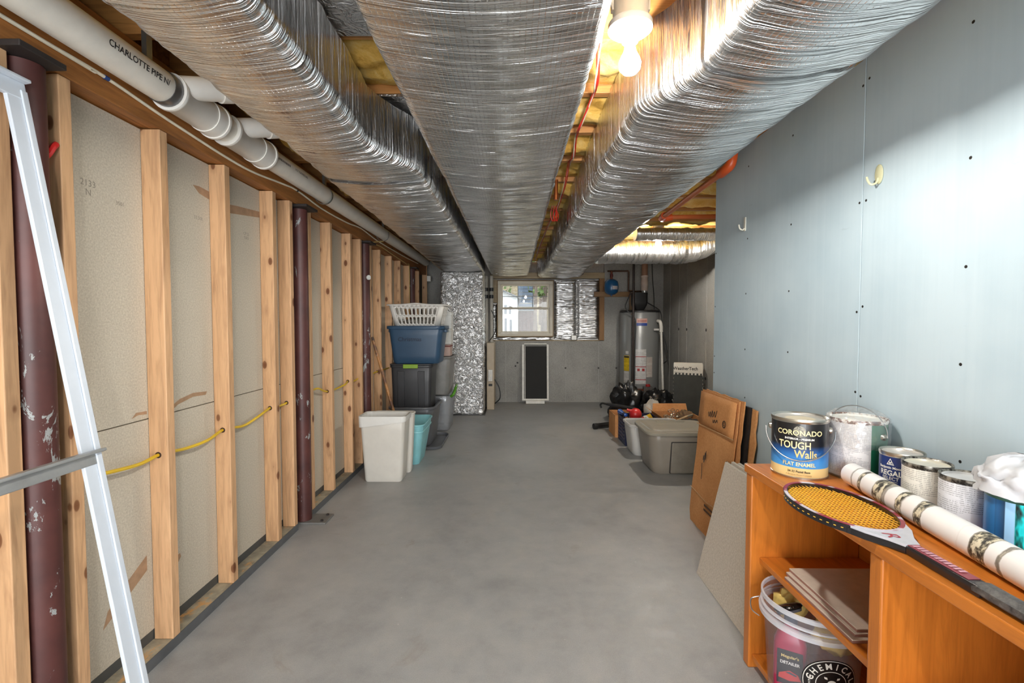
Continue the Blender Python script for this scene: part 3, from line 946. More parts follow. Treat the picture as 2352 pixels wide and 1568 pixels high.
# thermostat wires
rw = thing('thermostat_wires', 'red low-voltage wires strung along the joists between two foil ducts', 'wire', (0, 0, 0))
redw = plain('red_wire', (204, 44, 30), .45)
basep = [(.30, 1.18, 2.12), (.262, 1.356, 2.115), (.276, 1.58, 2.118), (.30, 1.78, 2.075), (.318, 1.98, 2.118), (.295, 2.2, 2.08), (.306, 2.39, 2.118), (.315, 2.6, 2.085), (.317, 2.80, 2.118), (.318, 3.1, 2.06), (.316, 3.6, 2.05), (.30, 4.2, 2.06), (.285, 5.2, 2.05), (.28, 6.4, 2.04)]
for k in range(3):
    pp = [(x + .007 * math.sin(i * 2.1 + k * 2.1), y, z + .006 * math.cos(i * 1.7 + k * 2.1)) for i, (x, y, z) in enumerate(basep)]
    MB().tube(smoothpath(pp, 7), .0028, 6).build('wire', redw if k < 2 else plain('white_wire', (226, 214, 196), .5), rw)
for k in range(3):
    MB().tube(smoothpath([(.28 + .015 * k, 3.55, 2.06), (.268 + .02 * k, 3.56, 2.0), (.285 + .015 * k, 3.58, 1.955), (.305 + .012 * k, 3.6, 2.0), (.31, 3.6, 2.05)], 6), .0032, 6).build('wire_loop', redw, rw)
cp = thing('copper_stub', 'short copper pipe stub hanging beside the red wires', 'pipe', (.272, 3.15, 2.0))
cop = plain('copper', (190, 112, 66), .3, .9)
MB().tube([(0, 0, .02), (0, 0, .13)], .0125, 14).build('pipe', cop, cp)
MB().tube([(0, 0, 0), (0, 0, .045)], .016, 14).build('cap', cop, cp)
# orange sprinkler pipe at the end of the blue wall
og = thing('orange_pipe', 'orange plastic pipe with elbows passing the end of the blue wall', 'pipe', (1.105, 0, 2.0))
orp = plain('orange_cpvc', (196, 104, 56), .35, var=.05)
ore = plain('orange_cpvc_fitting', (206, 84, 34), .35, var=.05)
MB().tube([(0, 2.56, 0), (.01, 3.66, -.005)], .0175, 18).build('pipe', orp, og)
MB().tube(smoothpath([(.0, 2.60, 0), (0, 2.54, .002), (.012, 2.51, .02), (.02, 2.505, .075)], 6), .026, 18).build('elbow', ore, og, smooth=50)
MB().tube(smoothpath([(.008, 3.58, -.004), (.012, 3.66, -.004), (.04, 3.70, 0), (.10, 3.70, .01)], 6), .026, 18).build('elbow', ore, og, smooth=50)
MB().tube([(.10, 3.70, .01), (.9, 3.70, .02)], .0175, 16).build('pipe', orp, og)

# ================================================================== WHITE METAL FRAME LEANING AT THE LEFT EDGE
wf = thing('screen_door_frame', 'white metal frame leaning on the studs in front of the near column', 'frame', (-.925, 1.215, 0))
wf.rotation_euler = (0, R(-9.8), 0)
wm = plain('white_powder_coat', (204, 210, 218), .35, var=.03)
def stile(y):
    m = MB().box(0, .010, y - .050, y, 0, 1.80).box(.0100, .0150, y - .016, y, 0, 1.80)
    m.build('stile', wm, wf, smooth=0, bevel=.002)
stile(0); stile(-.72)
for z, w in ((1.802, .05), (.872, .036), (.0, .06)):
    m = MB().box(.0, .012, -.772, 0, z - (0 if z < .1 else w / 2), z + w / (1 if z < .1 else 2)).box(.0125, .030, -.772, 0, z + w / 2 - .008, z + w / 2)
    m.build('rail', wm if z != .872 else plain('grey_aluminium', (170, 172, 172), .35, .6), wf, smooth=0, bevel=.002)
# ================================================================== BOOKCASE AND WHAT STANDS ON IT
bc = thing('bookcase', 'low orange-stained wooden bookcase holding paint cans along the blue wall', 'bookcase', (.816, 0, 0))
TOPZ = .706
MB().box(-.004, .385, .44, 1.676, .678, .706).build('top_board', cherry_y, bc, smooth=0, bevel=.003)
for y0, y1 in ((1.630, 1.668), (1.046, 1.084), (.45, .488)):
    MB().box(0, .375, y0, y1, 0, .677).build('upright', cherry_z, bc, smooth=0, bevel=.004)
MB().box(.376, .384, .45, 1.668, .02, .677).build('back_panel', cherry_y, bc, smooth=0)
for y0, y1 in ((1.085, 1.629), (.489, 1.045)):
    MB().box(.032, .3755, y0, y1, .372, .392).build('shelf', cherry_y, bc, smooth=0, bevel=.002)
    MB().box(.012, .3755, y0, y1, .030, .050).build('bottom_shelf', cherry_y, bc, smooth=0, bevel=.002)
    MB().box(.040, .056, y0, y1, .0, .0295).build('toe_board', cherry_y, bc, smooth=0)

tin = plain('tin_plate', (196, 192, 182), .28, 1., var=.1)
wire = plain('steel_wire', (176, 178, 182), .3, 1.)
def can(name, label, x, y, r, h, bodym, lidm, rimm=None, handle=None, tilt=0, rot=0., dr=0.):
    t = thing(name, label, 'paint can', (x, y, TOPZ), rot, group='paint cans on the bookcase')
    rimm = rimm or tin
    MB().lathe([(r * .985, .002), (r * .985, h - .012)], 48, cap0=False, cap1=False).build('body', bodym, t)
    MB().lathe([(r * .96, .0), (r * 1.0, .0), (r * 1.005, .003), (r * 1.0, .006), (r * .985, .007)], 48).build('bottom_rim', tin, t, smooth=40)
    MB().lathe([(r * .985, h - .013), (r * 1.005, h - .010), (r * 1.015, h - .004), (r * 1.0, h), (r * .96, h - .001), (r * .93, h - .006), (r * .915, h - .007)], 48, cap0=False, cap1=False).build('top_rim', rimm, t, smooth=50)
    MB().lathe([(r * .915, h - .0085), (r * .88, h - .004), (r * .86, h - .004), (r * .845, h - .009), (.0005, h - .0085)], 48, cap0=False).build('lid', lidm, t, smooth=40)
    return t
def ears(t, r, z, th, hp):
    for k in (0, 1):
        a = th + math.pi * k
        d = Vector((math.cos(a), math.sin(a), 0))
        e = MB().lathe([(.011, 0), (.010, .006), (.006, .009), (.0005, .010)], 14)
        M_ = Matrix.Translation((d.x * r * .985, d.y * r * .985, z)) @ d.to_track_quat('Z', 'Y').to_matrix().to_4x4()
        e.xf(M_).build('ear', tin, t, smooth=40)
    MB().tube(smoothpath(hp, 8), .0019, 8).build('wire_handle', wire, t)

def coronado_label():
    t = NT('black_blue_cream_label')
    z = t.xyz(t.coord())[2]
    f = t.math('DIVIDE', z, .19)
    c = t.ramp(f, [(.0, srgb(240, 214, 150)), (.185, srgb(240, 214, 150)), (.19, srgb(76, 158, 226)), (.30, srgb(66, 146, 220)), (.46, srgb(30, 84, 150)), (.56, srgb(22, 24, 30)), (1, srgb(20, 19, 21))])
    t.set(color=c, rough=.3, coat=.3)
    return t.m
cream_lid = NT('cream_paint_on_tin')
_f = cream_lid.noise(cream_lid.coord(), 9, 3)
_r = cream_lid.n('ShaderNodeVectorMath', operation='LENGTH')
cream_lid.l(cream_lid.coord(scale=(1, 1, 0)), _r.inputs[0])
cream_lid.set(color=cream_lid.ramp(_r.outputs['Value'], [(.040, srgb(238, 220, 186)), (.048, srgb(190, 186, 178))]), rough=.3, metal=.3)
GX, GY = .942, 1.572
th = math.atan2(-GY, -GX)
g1 = can('paint_can', 'gallon paint can with black, blue and cream Tough Walls label and hanging handle', GX, GY, .083, .190, coronado_label(), cream_lid.m)
r1 = .0828
cr = plain('cream_print', (240, 224, 170), .5, var=.03)
wp = plain('white_print', (236, 234, 226), .5, var=.03)
gold = plain('gold_print', (226, 200, 130), .5, var=.05)
disc = MB()
disc.loft([[(r1 * math.cos(th + a_ * math.cos(q) / r1), r1 * math.sin(th + a_ * math.cos(q) / r1), .152 + a_ * math.sin(q)) for q in [2 * math.pi * j / 24 for j in range(24)]] for a_ in (.0001, .008, .018)], False, False)
dm_ = NT('globe_emblem_print')
dm_.set(color=dm_.ramp(dm_.noise(dm_.coord(), 60, 4, .7), [(.42, srgb(100, 98, 90)), (.5, srgb(160, 156, 142)), (.58, srgb(84, 82, 76))]), rough=.4)
disc.build('globe_emblem', dm_.m, g1, smooth=0)
r1 += .0007
text_cyl('CORONADO', .0225, r1 + .0006, th, .147, cr, g1, bold=.0004, sx=1.0)
text_cyl('INTERIOR - PREMIUM', .0085, r1, th, .128, wp, g1, bold=.0003, sx=1.05)
text_cyl('TOUGH', .032, r1, th, .107, cr, g1, bold=.0005, sx=.82, x0=-.014)
text_cyl('Walls', .034, r1 + .0005, th, .080, gold, g1, bold=.0006, sx=.84, x0=.019)
text_cyl('INTERIOR ACRYLIC', .0072, r1, th, .060, plain('pale_blue_print', (140, 196, 236), .5), g1, sx=1.2)
text_cyl('FLAT ENAMEL', .0165, r1, th, .0475, cr, g1, bold=.0004, sx=.92)
text_cyl('24-32 Pastel Base', .0095, r1, th, .0245, plain('black_print', (46, 40, 34), .5), g1, bold=.0002, sx=.95)
text_cyl('A Benjamin Moore Company', .0062, r1, th, .0145, plain('brown_print', (170, 142, 90), .5), g1)
ha = th - math.pi / 2
e0 = Vector((math.cos(ha), math.sin(ha), 0)); fwd = Vector((math.cos(th), math.sin(th), 0))
hp = []
for k in range(13):
    a = math.pi * k / 12
    p = e0 * (.098 * math.cos(a)) + fwd * (.083 * math.sin(a) + .012) * (.3 + .7 * math.sin(a) ** .5 if math.sin(a) > 0 else .3)
    hp.append((p.x, p.y, .148 - .086 * math.sin(a)))
ears(g1, .083, .150, ha, hp)

def lined_label(name, paper_rgb, side=None, split=(.0, .0), ink_rgb=(150, 150, 156), scale=150):
    """white label with rows of small print; an optional coloured wrap on part of the circumference"""
    t = NT(name)
    v = t.coord()
    x, y, z = t.xyz(v)
    w = t.math('PINGPONG', z, .0024)
    rows = t.math('LESS_THAN', w, .0011)
    n1 = t.noise(t.coord(scale=(60, 60, 10)), 4.5, 3, .8)
    blk = t.noise(t.coord(scale=(6, 6, 30)), 1.2, 2, .5)
    k = t.math('MULTIPLY', rows, t.math('GREATER_THAN', n1, .47))
    k = t.math('MULTIPLY', k, t.math('GREATER_THAN', blk, .44))
    c = t.mix(t.math('MULTIPLY', k, .7), srgb(*paper_rgb), srgb(*ink_rgb))
    if side:
        ang = t.math('ARCTAN2', y, x)
        inside = t.math('MULTIPLY', t.math('GREATER_THAN', ang, split[0]), t.math('LESS_THAN', ang, split[1]))
        c = t.mix(inside, c, srgb(*side))
    t.set(color=c, rough=.35)
    return t.m
rust = NT('rusty_white_rim')
rust.set(color=rust.ramp(rust.noise(rust.coord(), 45, 5, .7), [(.46, srgb(225, 222, 214)), (.54, srgb(120, 66, 36)), (.62, srgb(60, 36, 24))]), rough=.6)
rust.bump(rust.noise(rust.coord(), 60, 4, .7), .5, .003)
x2, y2 = 1.118, 1.556
th2 = math.atan2(-y2, -x2)
g2 = can('paint_can', 'gallon paint can with white and green label, rusty rim and plastic wrap', x2, y2, .083, .190,
         lined_label('white_green_label', (226, 224, 224), (26, 104, 74), (th2 + .48, th2 + 2.2)), plain('white_paint_lid', (228, 226, 218), .4), rust.m)
hb = th2 + .95
hp = []
e0 = Vector((math.cos(hb), math.sin(hb), 0))
for k in range(13):
    a = math.pi * k / 12
    p = e0 * (.096 * math.cos(a))
    hp.append((p.x, p.y, .140 + .085 * math.sin(a)))
ears(g2, .083, .140, hb, hp)
# clinging plastic film round the top
wrapm = clear('cling_film', (1, 1, 1), gloss=.16, rough=.08, haze=.10)
rings = []
for i in range(16):
    z = .10 + .112 * i / 15
    rings.append([((.0865 + .004 * abs(fb(math.cos(a) * 5, math.sin(a) * 5, z * 30, 3)) - (.03 * max(0, i - 12) / 3)) * math.cos(a), (.0865 + .004 * abs(fb(math.cos(a) * 5, math.sin(a) * 5, z * 30, 3)) - (.03 * max(0, i - 12) / 3)) * math.sin(a), z + .006 * fb(math.cos(a) * 3, math.sin(a) * 3, 2)) for a in [2 * math.pi * j / 60 for j in range(60)]])
MB().loft(rings, False, False).build('plastic_wrap', wrapm, g2, smooth=70)

q1 = can('paint_can', 'small navy blue Regal Select paint can on the bookcase', 1.128, 1.384, .054, .124, plain('navy_label', (30, 50, 108), .35, var=.04), plain('pale_tin_lid', (216, 212, 206), .3, .4))
th3 = math.atan2(-1.384, -1.128) - .50
rq = .0541
tri = MB()
for (a0, b0), (a1, b1), (a2, b2) in (((-.010, 0), (.010, 0), (0, .019)),):
    P3 = [(a0, b0), (a1, b1), (a2, b2)]
    inner = [(a * .68, .0028 + b * .66) for a, b in P3]
    tri.add([(rq * math.cos(th3 + a / rq), rq * math.sin(th3 + a / rq), .088 + b) for a, b in P3 + inner], [(0, 1, 4, 3), (1, 2, 5, 4), (2, 0, 3, 5)])
tri.build('triangle_logo', wp, q1, smooth=0)
text_cyl('M', .009, rq, th3, .094, wp, q1, bold=.0003)
text_cyl('Benjamin Moore', .0098, rq, th3, .080, wp, q1, bold=.0003)
text_cyl('REGAL', .0205, rq, th3, .064, wp, q1, bold=.0006, sx=.95)
text_cyl('SELECT', .0135, rq, th3, .049, wp, q1, bold=.0002, sx=1.0)
for z, w_ in ((.040, .038), (.033, .034), (.026, .030)):
    cyl_patch(rq, th3, w_, z, z + .0012).build('print_line', wp, q1, smooth=0)
drip = NT('paint_smeared_rim')
drip.set(color=drip.ramp(drip.noise(drip.coord(), 40, 4, .7), [(.4, srgb(46, 42, 38)), (.6, srgb(170, 166, 156))]), rough=.35, metal=.6)
can('paint_can', 'small white-label paint can with brown drips, beside the navy can', 1.104, 1.272, .054, .124, lined_label('white_label_drips', (226, 222, 212), ink_rgb=(150, 146, 140)), plain('cream_tin_lid', (226, 222, 208), .35, .2), drip.m)
can('paint_can', 'small white-label paint can with black rim, next to the bagged can', 1.104, 1.158, .054, .124, lined_label('white_label_grey', (228, 228, 232)), plain('white_tin_lid', (232, 232, 232), .35, .2), drip.m)
def teal_label():
    t = NT('teal_blue_photo_label')
    v = t.coord()
    x, y, z = t.xyz(v)
    ang = t.math('ARCTAN2', y, x)
    a0 = math.atan2(-1.035, -1.104)
    f = t.math('ADD', t.math('MULTIPLY', t.math('SUBTRACT', ang, a0 - 1.0), .5), 0)
    c = t.ramp(f, [(.0, srgb(26, 66, 92)), (.16, srgb(34, 96, 150)), (.27, srgb(30, 60, 90)), (.28, srgb(150, 196, 232)), (.40, srgb(150, 196, 232)), (.41, srgb(20, 150, 150)), (.55, srgb(14, 20, 24)), (.72, srgb(14, 20, 24)), (.73, srgb(170, 190, 200)), (.8, srgb(40, 110, 170))])
    pic = t.math('MULTIPLY', t.math('GREATER_THAN', f, .41), t.math('LESS_THAN', f, .72))
    n1 = t.noise(t.coord(scale=(30, 30, 10)), 1.3, 3, .6)
    pc = t.ramp(t.math('ADD', t.math('MULTIPLY', n1, 1.0), t.math('MULTIPLY', t.math('SUBTRACT', .06, z), 1.6)), [(.42, srgb(16, 18, 22)), (.5, srgb(20, 120, 120)), (.58, srgb(30, 210, 216)), (.72, srgb(24, 180, 190))])
    c = t.mix(pic, c, pc)
    t.set(color=c, rough=.3)
    return t.m
q4 = can('paint_can', 'blue and teal picture-label can covered with a white plastic bag', 1.112, 1.036, .063, .125, teal_label(), plain('teal_lid', (40, 120, 112), .4), plain('green_tin_rim', (70, 110, 96), .3, .7))
pb = MB()
rings = []
for i in range(15):
    t_ = i / 14
    rr0 = .078 * (1 - t_ ** 3) ** .5 + .001
    rings.append([((rr0 + .014 * fb(math.cos(a) * 2.4, math.sin(a) * 2.4, t_ * 4, 3)) * math.cos(a), (rr0 + .014 * fb(math.cos(a) * 2.4, math.sin(a) * 2.4, t_ * 4, 3)) * math.sin(a), .004 + .07 * t_ + .016 * fb(math.cos(a) * 3 + 5, math.sin(a) * 3, t_ * 3, 3) + (.012 if t_ > .05 else 0)) for a in [2 * math.pi * j / 48 for j in range(48)]])
o = pb.loft(rings).build('plastic_bag', plain('white_film_bag', (206, 208, 213), .45, var=.03), None, smooth=70, loc=(1.112, 1.030, TOPZ + .118))
tag(o, 'crumpled white plastic bag heaped over the teal can', 'bag')

# birch-print paper roll
def birch():
    t = NT('birch_bark_print')
    v = t.coord()
    x, y, z = t.xyz(v)
    yy = t.math('ADD', y, t.math('MULTIPLY', t.noise(v, 22, 3, .6), .022))
    cmb = t.n('ShaderNodeCombineXYZ'); t.l(yy, cmb.inputs[0])
    bnd = t.noise(cmb.outputs[0], 15, 2, .4)
    k1 = t.ramp(bnd, [(.515, (0, 0, 0, 1)), (.535, (1, 1, 1, 1))])
    rim = t.ramp(bnd, [(.505, (0, 0, 0, 1)), (.52, (1, 1, 1, 1)), (.545, (0, 0, 0, 1))])
    n2 = t.noise(t.coord(scale=(1, 1.6, 1)), 55, 4, .65)
    inner = t.ramp(n2, [(.42, srgb(52, 50, 46)), (.50, srgb(150, 142, 120)), (.56, srgb(226, 216, 190))])
    c = t.mix(k1, srgb(242, 240, 238), inner)
    c = t.mix(t.math('MULTIPLY', rim, .8), c, srgb(96, 84, 62))
    t.set(color=c, rough=.45)
    return t.m
ro = thing('paper_roll', 'roll of white birch-bark print paper lying along the bookcase top', 'paper roll', (1.034, 1.452, TOPZ), math.atan2(.15, .95) * 0)
a_, b_ = Vector((0, 0, .0335)), Vector((-.125, -.88, .0335))
MB().tube([a_ + (b_ - a_) * k / 30 for k in range(31)], .033, 36, caps=False).build('outer_sheet', birch(), ro, smooth=60)
d_ = (b_ - a_).normalized()
rm = MB(); 
s_ = Vector((1, 0, 0)); s_ = (s_ - d_ * s_.dot(d_)).normalized(); u_ = d_.cross(s_)
for k in range(70):
    pass
spir = [(a_ + s_ * math.cos(q) * (.0325 - .0009 * q) + u_ * math.sin(q) * (.0325 - .0009 * q)) for q in [i * .3 for i in range(66)]]
v0 = len(rm.v)
for p in spir:
    rm.v.append(tuple(p)); rm.v.append(tuple(p + d_ * .2))
for i in range(len(spir) - 1):
    rm.f.append((v0 + 2 * i, v0 + 2 * i + 1, v0 + 2 * i + 3, v0 + 2 * i + 2))
rm.build('inner_coil', plain('white_paper', (236, 234, 230), .6, var=.02), ro, smooth=60)

# racket
rk = thing('tennis_racket', 'vintage tennis racket with yellow strings lying over the bookcase edge', 'racket', (.852, 1.245, TOPZ + .012))
A, B = .098, .160
def head_pt(q, off=0.):
    return Vector(((A + off) * math.cos(q), (B + off) * math.sin(q), 0))
def frame_ring(w0, w1, z0, z1, n=64):
    rings = [[], [], [], []]
    for j in range(n):
        q = 2 * math.pi * j / n
        for r_, (w, z) in zip(rings, ((w0, z0), (w1, z0), (w1, z1), (w0, z1))):
            p = head_pt(q, w); r_.append((p.x, p.y, z))
    return MB().loft(rings + [rings[0]], False, False)
frame_ring(0, .011, -.010, .0088).build('head_frame', plain('black_lacquer', (30, 28, 30), .25, coat=.5), rk, smooth=50)
lil = NT('maroon_white_decal')
_v = lil.coord(); 
lil.set(color=lil.ramp(lil.noise(lil.coord(scale=(1, 1, .1)), 9, 2, .4), [(.44, srgb(206, 196, 206)), (.47, srgb(152, 46, 62)), (.56, srgb(140, 30, 50)), (.59, srgb(214, 206, 214))]), rough=.3)
frame_ring(.0015, .0100, .0088, .0100).build('frame_decal', lil.m, rk, smooth=50)
strm = plain('yellow_string', (244, 188, 62), .35, var=.05)
sb_ = MB()
for i in range(-8, 9):
    x = i * .0108
    if abs(x) < A - .004:
        h_ = B * math.sqrt(1 - (x / A) ** 2)
        sb_.tube([(x, -h_, .0005), (x, h_, .0005)], .0013, 5, False)
for i in range(-13, 14):
    y = i * .0113
    if abs(y) < B - .004:
        h_ = A * math.sqrt(1 - (y / B) ** 2)
        sb_.tube([(-h_, y, -.0012), (h_, y, -.0012)], .0013, 5, False)
o = sb_.build('string_bed', strm, rk, smooth=50); o['kind'] = 'stuff'
for j in range(20):                                   # string ends showing on the rim
    q = R(150 + 6.3 * j)
    p = head_pt(q, .0112); p2 = head_pt(q + R(2.0), .0112)
    MB().tube([(p.x, p.y, -.001), (p2.x, p2.y, -.001)], .0011, 5).build('string_end', strm, rk)
sil = plain('silver_throat', (206, 206, 214), .3, .2)
def slab(ring_, z0, z1):
    n = len(ring_)
    return MB().loft([[(x, y, z0) for x, y in ring_], [(x, y, z1) for x, y in ring_]])
thr = [(-.078, -.105), (-.052, -.168), (-.028, -.205), (-.015, -.235), (.015, -.235), (.028, -.205), (.056, -.165), (.080, -.105), (.062, -.134), (.035, -.157), (0, -.166), (-.035, -.157), (-.060, -.134)]
slab(thr, -.0095, .0094).build('throat', sil, rk, smooth=30)
slab([(x * 1.04, y) for x, y in thr[:8]] + [(x, y) for x, y in thr[8:]], -.0105, .004).build('throat_side', plain('black_lacquer', (30, 28, 30), .25), rk, smooth=30)
sh_ = MB().loft([[(-.0145 + dx, y, z0), (.0145 + dx, y, z0), (.0145 + dx, y, z1), (-.0145 + dx, y, z1)] for dx, y, z0, z1 in ((0, -.225, -.0105, .0075), (-.002, -.30, -.0115, .0085), (-.004, -.40, -.0115, .0095))])
sh_.build('shaft', plain('black_lacquer', (30, 28, 30), .25), rk, smooth=30, bevel=.002)
MB().loft([[(-.011 + dx, y, z), (.012 + dx, y, z), (.012 + dx, y, z + .001), (-.011 + dx, y, z + .001)] for dx, y, z in ((0, -.232, .0078), (-.002, -.30, .0088), (-.0035, -.375, .0095))]).build('shaft_decal', plain('maroon_decal', (150, 70, 80), .4), rk, smooth=0)
for k in range(11):
    y_ = -.245 - .0105 * k
    MB().box(-.008, .006, y_ - .0030, y_ + .0030, .0104 + .0016 * k / 11, .0108 + .0016 * k / 11).build('worn_print', plain('pink_print', (206, 150, 164), .4), rk, smooth=0)
text_flat('R', .040, plain('maroon_ink', (170, 40, 56), .4), rk, frame((-.012, -.188, .0100), (0, -1, 0), (1, 0, 0)), sx=1.2, shear=.3)
gr = NT('worn_black_grip')
gr.set(color=gr.ramp(gr.noise(gr.coord(), 40, 4, .7), [(.35, srgb(40, 40, 42)), (.65, srgb(104, 102, 100))]), rough=.6)
gr.bump(gr.noise(gr.coord(), 160, 3, .6), .4, .002)
def oct_(dx, y, w, h_, zc):
    return [(dx + w * math.cos(R(22.5 + 45 * k)), y, zc + h_ * math.sin(R(22.5 + 45 * k))) for k in range(8)]
MB().loft([oct_(-.004, -.385, .0155, .0115, 0), oct_(-.004, -.40, .0175, .0145, .003), oct_(-.006, -.56, .018, .0148, .003), oct_(-.007, -.70, .019, .0148, .003), oct_(-.007, -.71, .0205, .0148, .003)]).build('grip', gr.m, rk, smooth=30)
for y in (-.135, -.155):
    q = math.asin(max(-1, y / B)); 
    p = Vector((-A * math.sqrt(1 - (y / B) ** 2) - .0122, y, -.001))
    MB().lathe([(.0045, -.001), (.0045, .001)], 12).build('grommet', strm, rk, loc=p, rot=(0, R(90), R(30)))
for x_, y_ in ((.845, .80), (.838, .775)):
    pass

# tiles lying on the shelf, one thing each
tile_top = plain('beige_tile_face', (206, 192, 176), .6, var=.08, nscale=25)
for k, (dx, dy, rz, lab) in enumerate(((0, 0, .0, 'bottom beige square tile of three stacked on the bookcase shelf'), (.012, .012, .01, 'middle beige square tile of three stacked on the bookcase shelf'), (.022, .014, -.004, 'top beige square tile of three stacked on the bookcase shelf'))):
    t = thing('floor_tile', lab, 'tile', (1.006 + dx, 1.335 + dy, .3925 + .0095 * k), rz, group='tiles stacked on the shelf')
    MB().box(-.152, .152, -.152, .152, 0, .0060).build('tile_body', plain('brown_tile_edge', (150, 108, 96), .7), t, smooth=0)
    MB().box(-.152, .152, -.152, .152, .0060, .0090).build('tile_face', tile_top, t, smooth=0, bevel=.001)

# sheets leaning at the end of the bookcase
def sheet_mat(name, a, b):
    t = NT(name)
    t.set(color=t.ramp(t.noise(t.coord(), 120, 3, .7), [(.35, srgb(*a)), (.65, srgb(*b))]), rough=.75)
    return t.m
shm = sheet_mat('speckled_grey_tile', (192, 181, 167), (216, 206, 193))
edge = plain('chalky_tile_edge', (214, 210, 200), .8)
ln = ['front grey speckled tile of the stack leaning between bookcase and cardboard', 'second grey tile of the stack leaning between bookcase and cardboard', 'third grey tile of the leaning stack, chipped top edge showing', 'fourth grey tile of the leaning stack, chipped top edge showing', 'rearmost grey tile of the stack leaning on the blue wall']
for k in range(5):
    t = thing('floor_tile', ln[k], 'tile', (.878 + .030 * k, 1.70, .0), group='tiles leaning by the bookcase')
    t.rotation_euler = (0, R(13.3 - .7 * k), 0)
    hh = .555 + .004 * (k % 2)
    nn = 12
    MB().box(0, .0065, 0, .565 - .015 * k, 0, hh).build('tile_face', shm, t, smooth=0, bevel=.001)
    MB().box(.0068, .011, .0, .565 - .015 * k, .0, hh + .002).build('tile_back', edge, t, smooth=0)

# bucket of car-care things on the bottom shelf
bx, by, bz = .928, 1.462, .0505
bk_ = thing('clear_bucket', 'clear plastic bucket with round Chemical logo on the bottom shelf', 'bucket', (bx, by, bz))
cb = clear('cloudy_clear_plastic', (.97, .97, 1.0), gloss=.10, rough=.10, haze=.10, hazecol=(.82, .84, .92, 1))
cb2 = clear('cloudy_rim_plastic', (.97, .97, 1.0), gloss=.12, rough=.15, haze=.5, hazecol=(.86, .88, .94, 1))
rB = lambda z: .118 + .020 * z / .30
MB().lathe([(.02, .001), (.114, .001), (.118, .005), (.138, .300)], 56, cap1=False).build('body', cb, bk_, smooth=50)
MB().lathe([(.1375, .285), (.1425, .286), (.1425, .298), (.138, .300), (.1365, .298)], 56, cap0=False, cap1=False).build('rim', cb2, bk_, smooth=40)
MB().lathe([(.1365, .238), (.1475, .236), (.1485, .250), (.1365, .253)], 56, cap0=False, cap1=False).build('lower_rib', cb2, bk_, smooth=40)
MB().lathe([(.1365, .262), (.1440, .261), (.1440, .266), (.1365, .268)], 56, cap0=False, cap1=False).build('upper_rib', cb2, bk_, smooth=40)
MB().tube(smoothpath([(-.115, .098, .245), (-.140, .10, .235), (-.150, .075, .215), (-.135, .055, .205)], 6), .002, 8).build('wire_handle', wire, bk_)
thb = math.atan2(-by, -bx) + .04
tl = thb + .38
blackp = plain('black_logo_ink', (22, 20, 20), .4)
def disc_cyl(a_, z, th_, r_, mat, name, a0=.0001, n=40):
    m = MB()
    m.loft([[((r_ + rB(z + aa * math.sin(q))) * math.cos(th_ + aa * math.cos(q) / .13), (r_ + rB(z + aa * math.sin(q))) * math.sin(th_ + aa * math.cos(q) / .13), z + aa * math.sin(q)) for q in [2 * math.pi * j / n for j in range(n)]] for aa in [a0 + (a_ - a0) * k / 4 for k in range(5)]], False, False)
    return m.build(name, mat, bk_, smooth=60)
LZ = .112
disc_cyl(.078, LZ, tl, .0008, blackp, 'logo_disc')
disc_cyl(.0755, LZ, tl, .0014, wp, 'logo_ring', .0735)
disc_cyl(.043, LZ, tl, .0014, wp, 'logo_inner_ring', .0410)
def arc_text(s_, size, rad, a_mid, mat, flip=False):
    """letters set round the logo circle"""
    n = len(s_); stp = size * .86 / rad
    for i, ch in enumerate(s_):
        v, f = text_geo(ch, size, .0006, .9)
        a = a_mid + (((n - 1) / 2 - i) * stp if not flip else (i - (n - 1) / 2) * stp)
        rot = a - math.pi / 2 if not flip else a + math.pi / 2
        pts = []
        for x, y in v:
            lx = rad * math.cos(a) + x * math.cos(rot) - y * math.sin(rot)
            lz = rad * math.sin(a) + x * math.sin(rot) + y * math.cos(rot)
            rr_ = rB(LZ + lz) + .0018
            pts.append((rr_ * math.cos(tl + lx / .13), rr_ * math.sin(tl + lx / .13), LZ + lz))
        MB().add(pts, f).build('logo_letter', mat, bk_, smooth=0)
arc_text('CHEMICAL', .0255, .058, math.pi / 2, wp)
arc_text('GUYS', .0255, .058, -math.pi / 2, wp, True)
arc_text('TRADITION', .006, .058, R(182), wp)
def logo_shape(pts2, mat, name):
    MB().add([((rB(LZ + b) + .0018) * math.cos(tl + a / .13), (rB(LZ + b) + .0018) * math.sin(tl + a / .13), LZ + b) for a, b in pts2], [tuple(range(len(pts2)))]).build(name, mat, bk_, smooth=0)
logo_shape([(.013 * math.cos(q), .004 + .012 * math.sin(q)) for q in [2 * math.pi * j / 20 for j in range(20)]], wp, 'logo_skull')
logo_shape([(-.008, -.004), (.008, -.004), (.006, -.016), (-.006, -.016)], wp, 'logo_jaw')
for sx_ in (-1, 1):
    logo_shape([(sx_ * .012 + .007 * math.cos(q), -.004 + .006 * math.sin(q)) for q in [2 * math.pi * j / 16 for j in range(16)]], blackp, 'logo_eye')
    logo_shape([(sx_ * (.016 + .004 * u), .020 + w) for u, w in ((-1, -.003), (1, -.001), (1.4, .005), (-.6, .004))], wp, 'logo_tick')
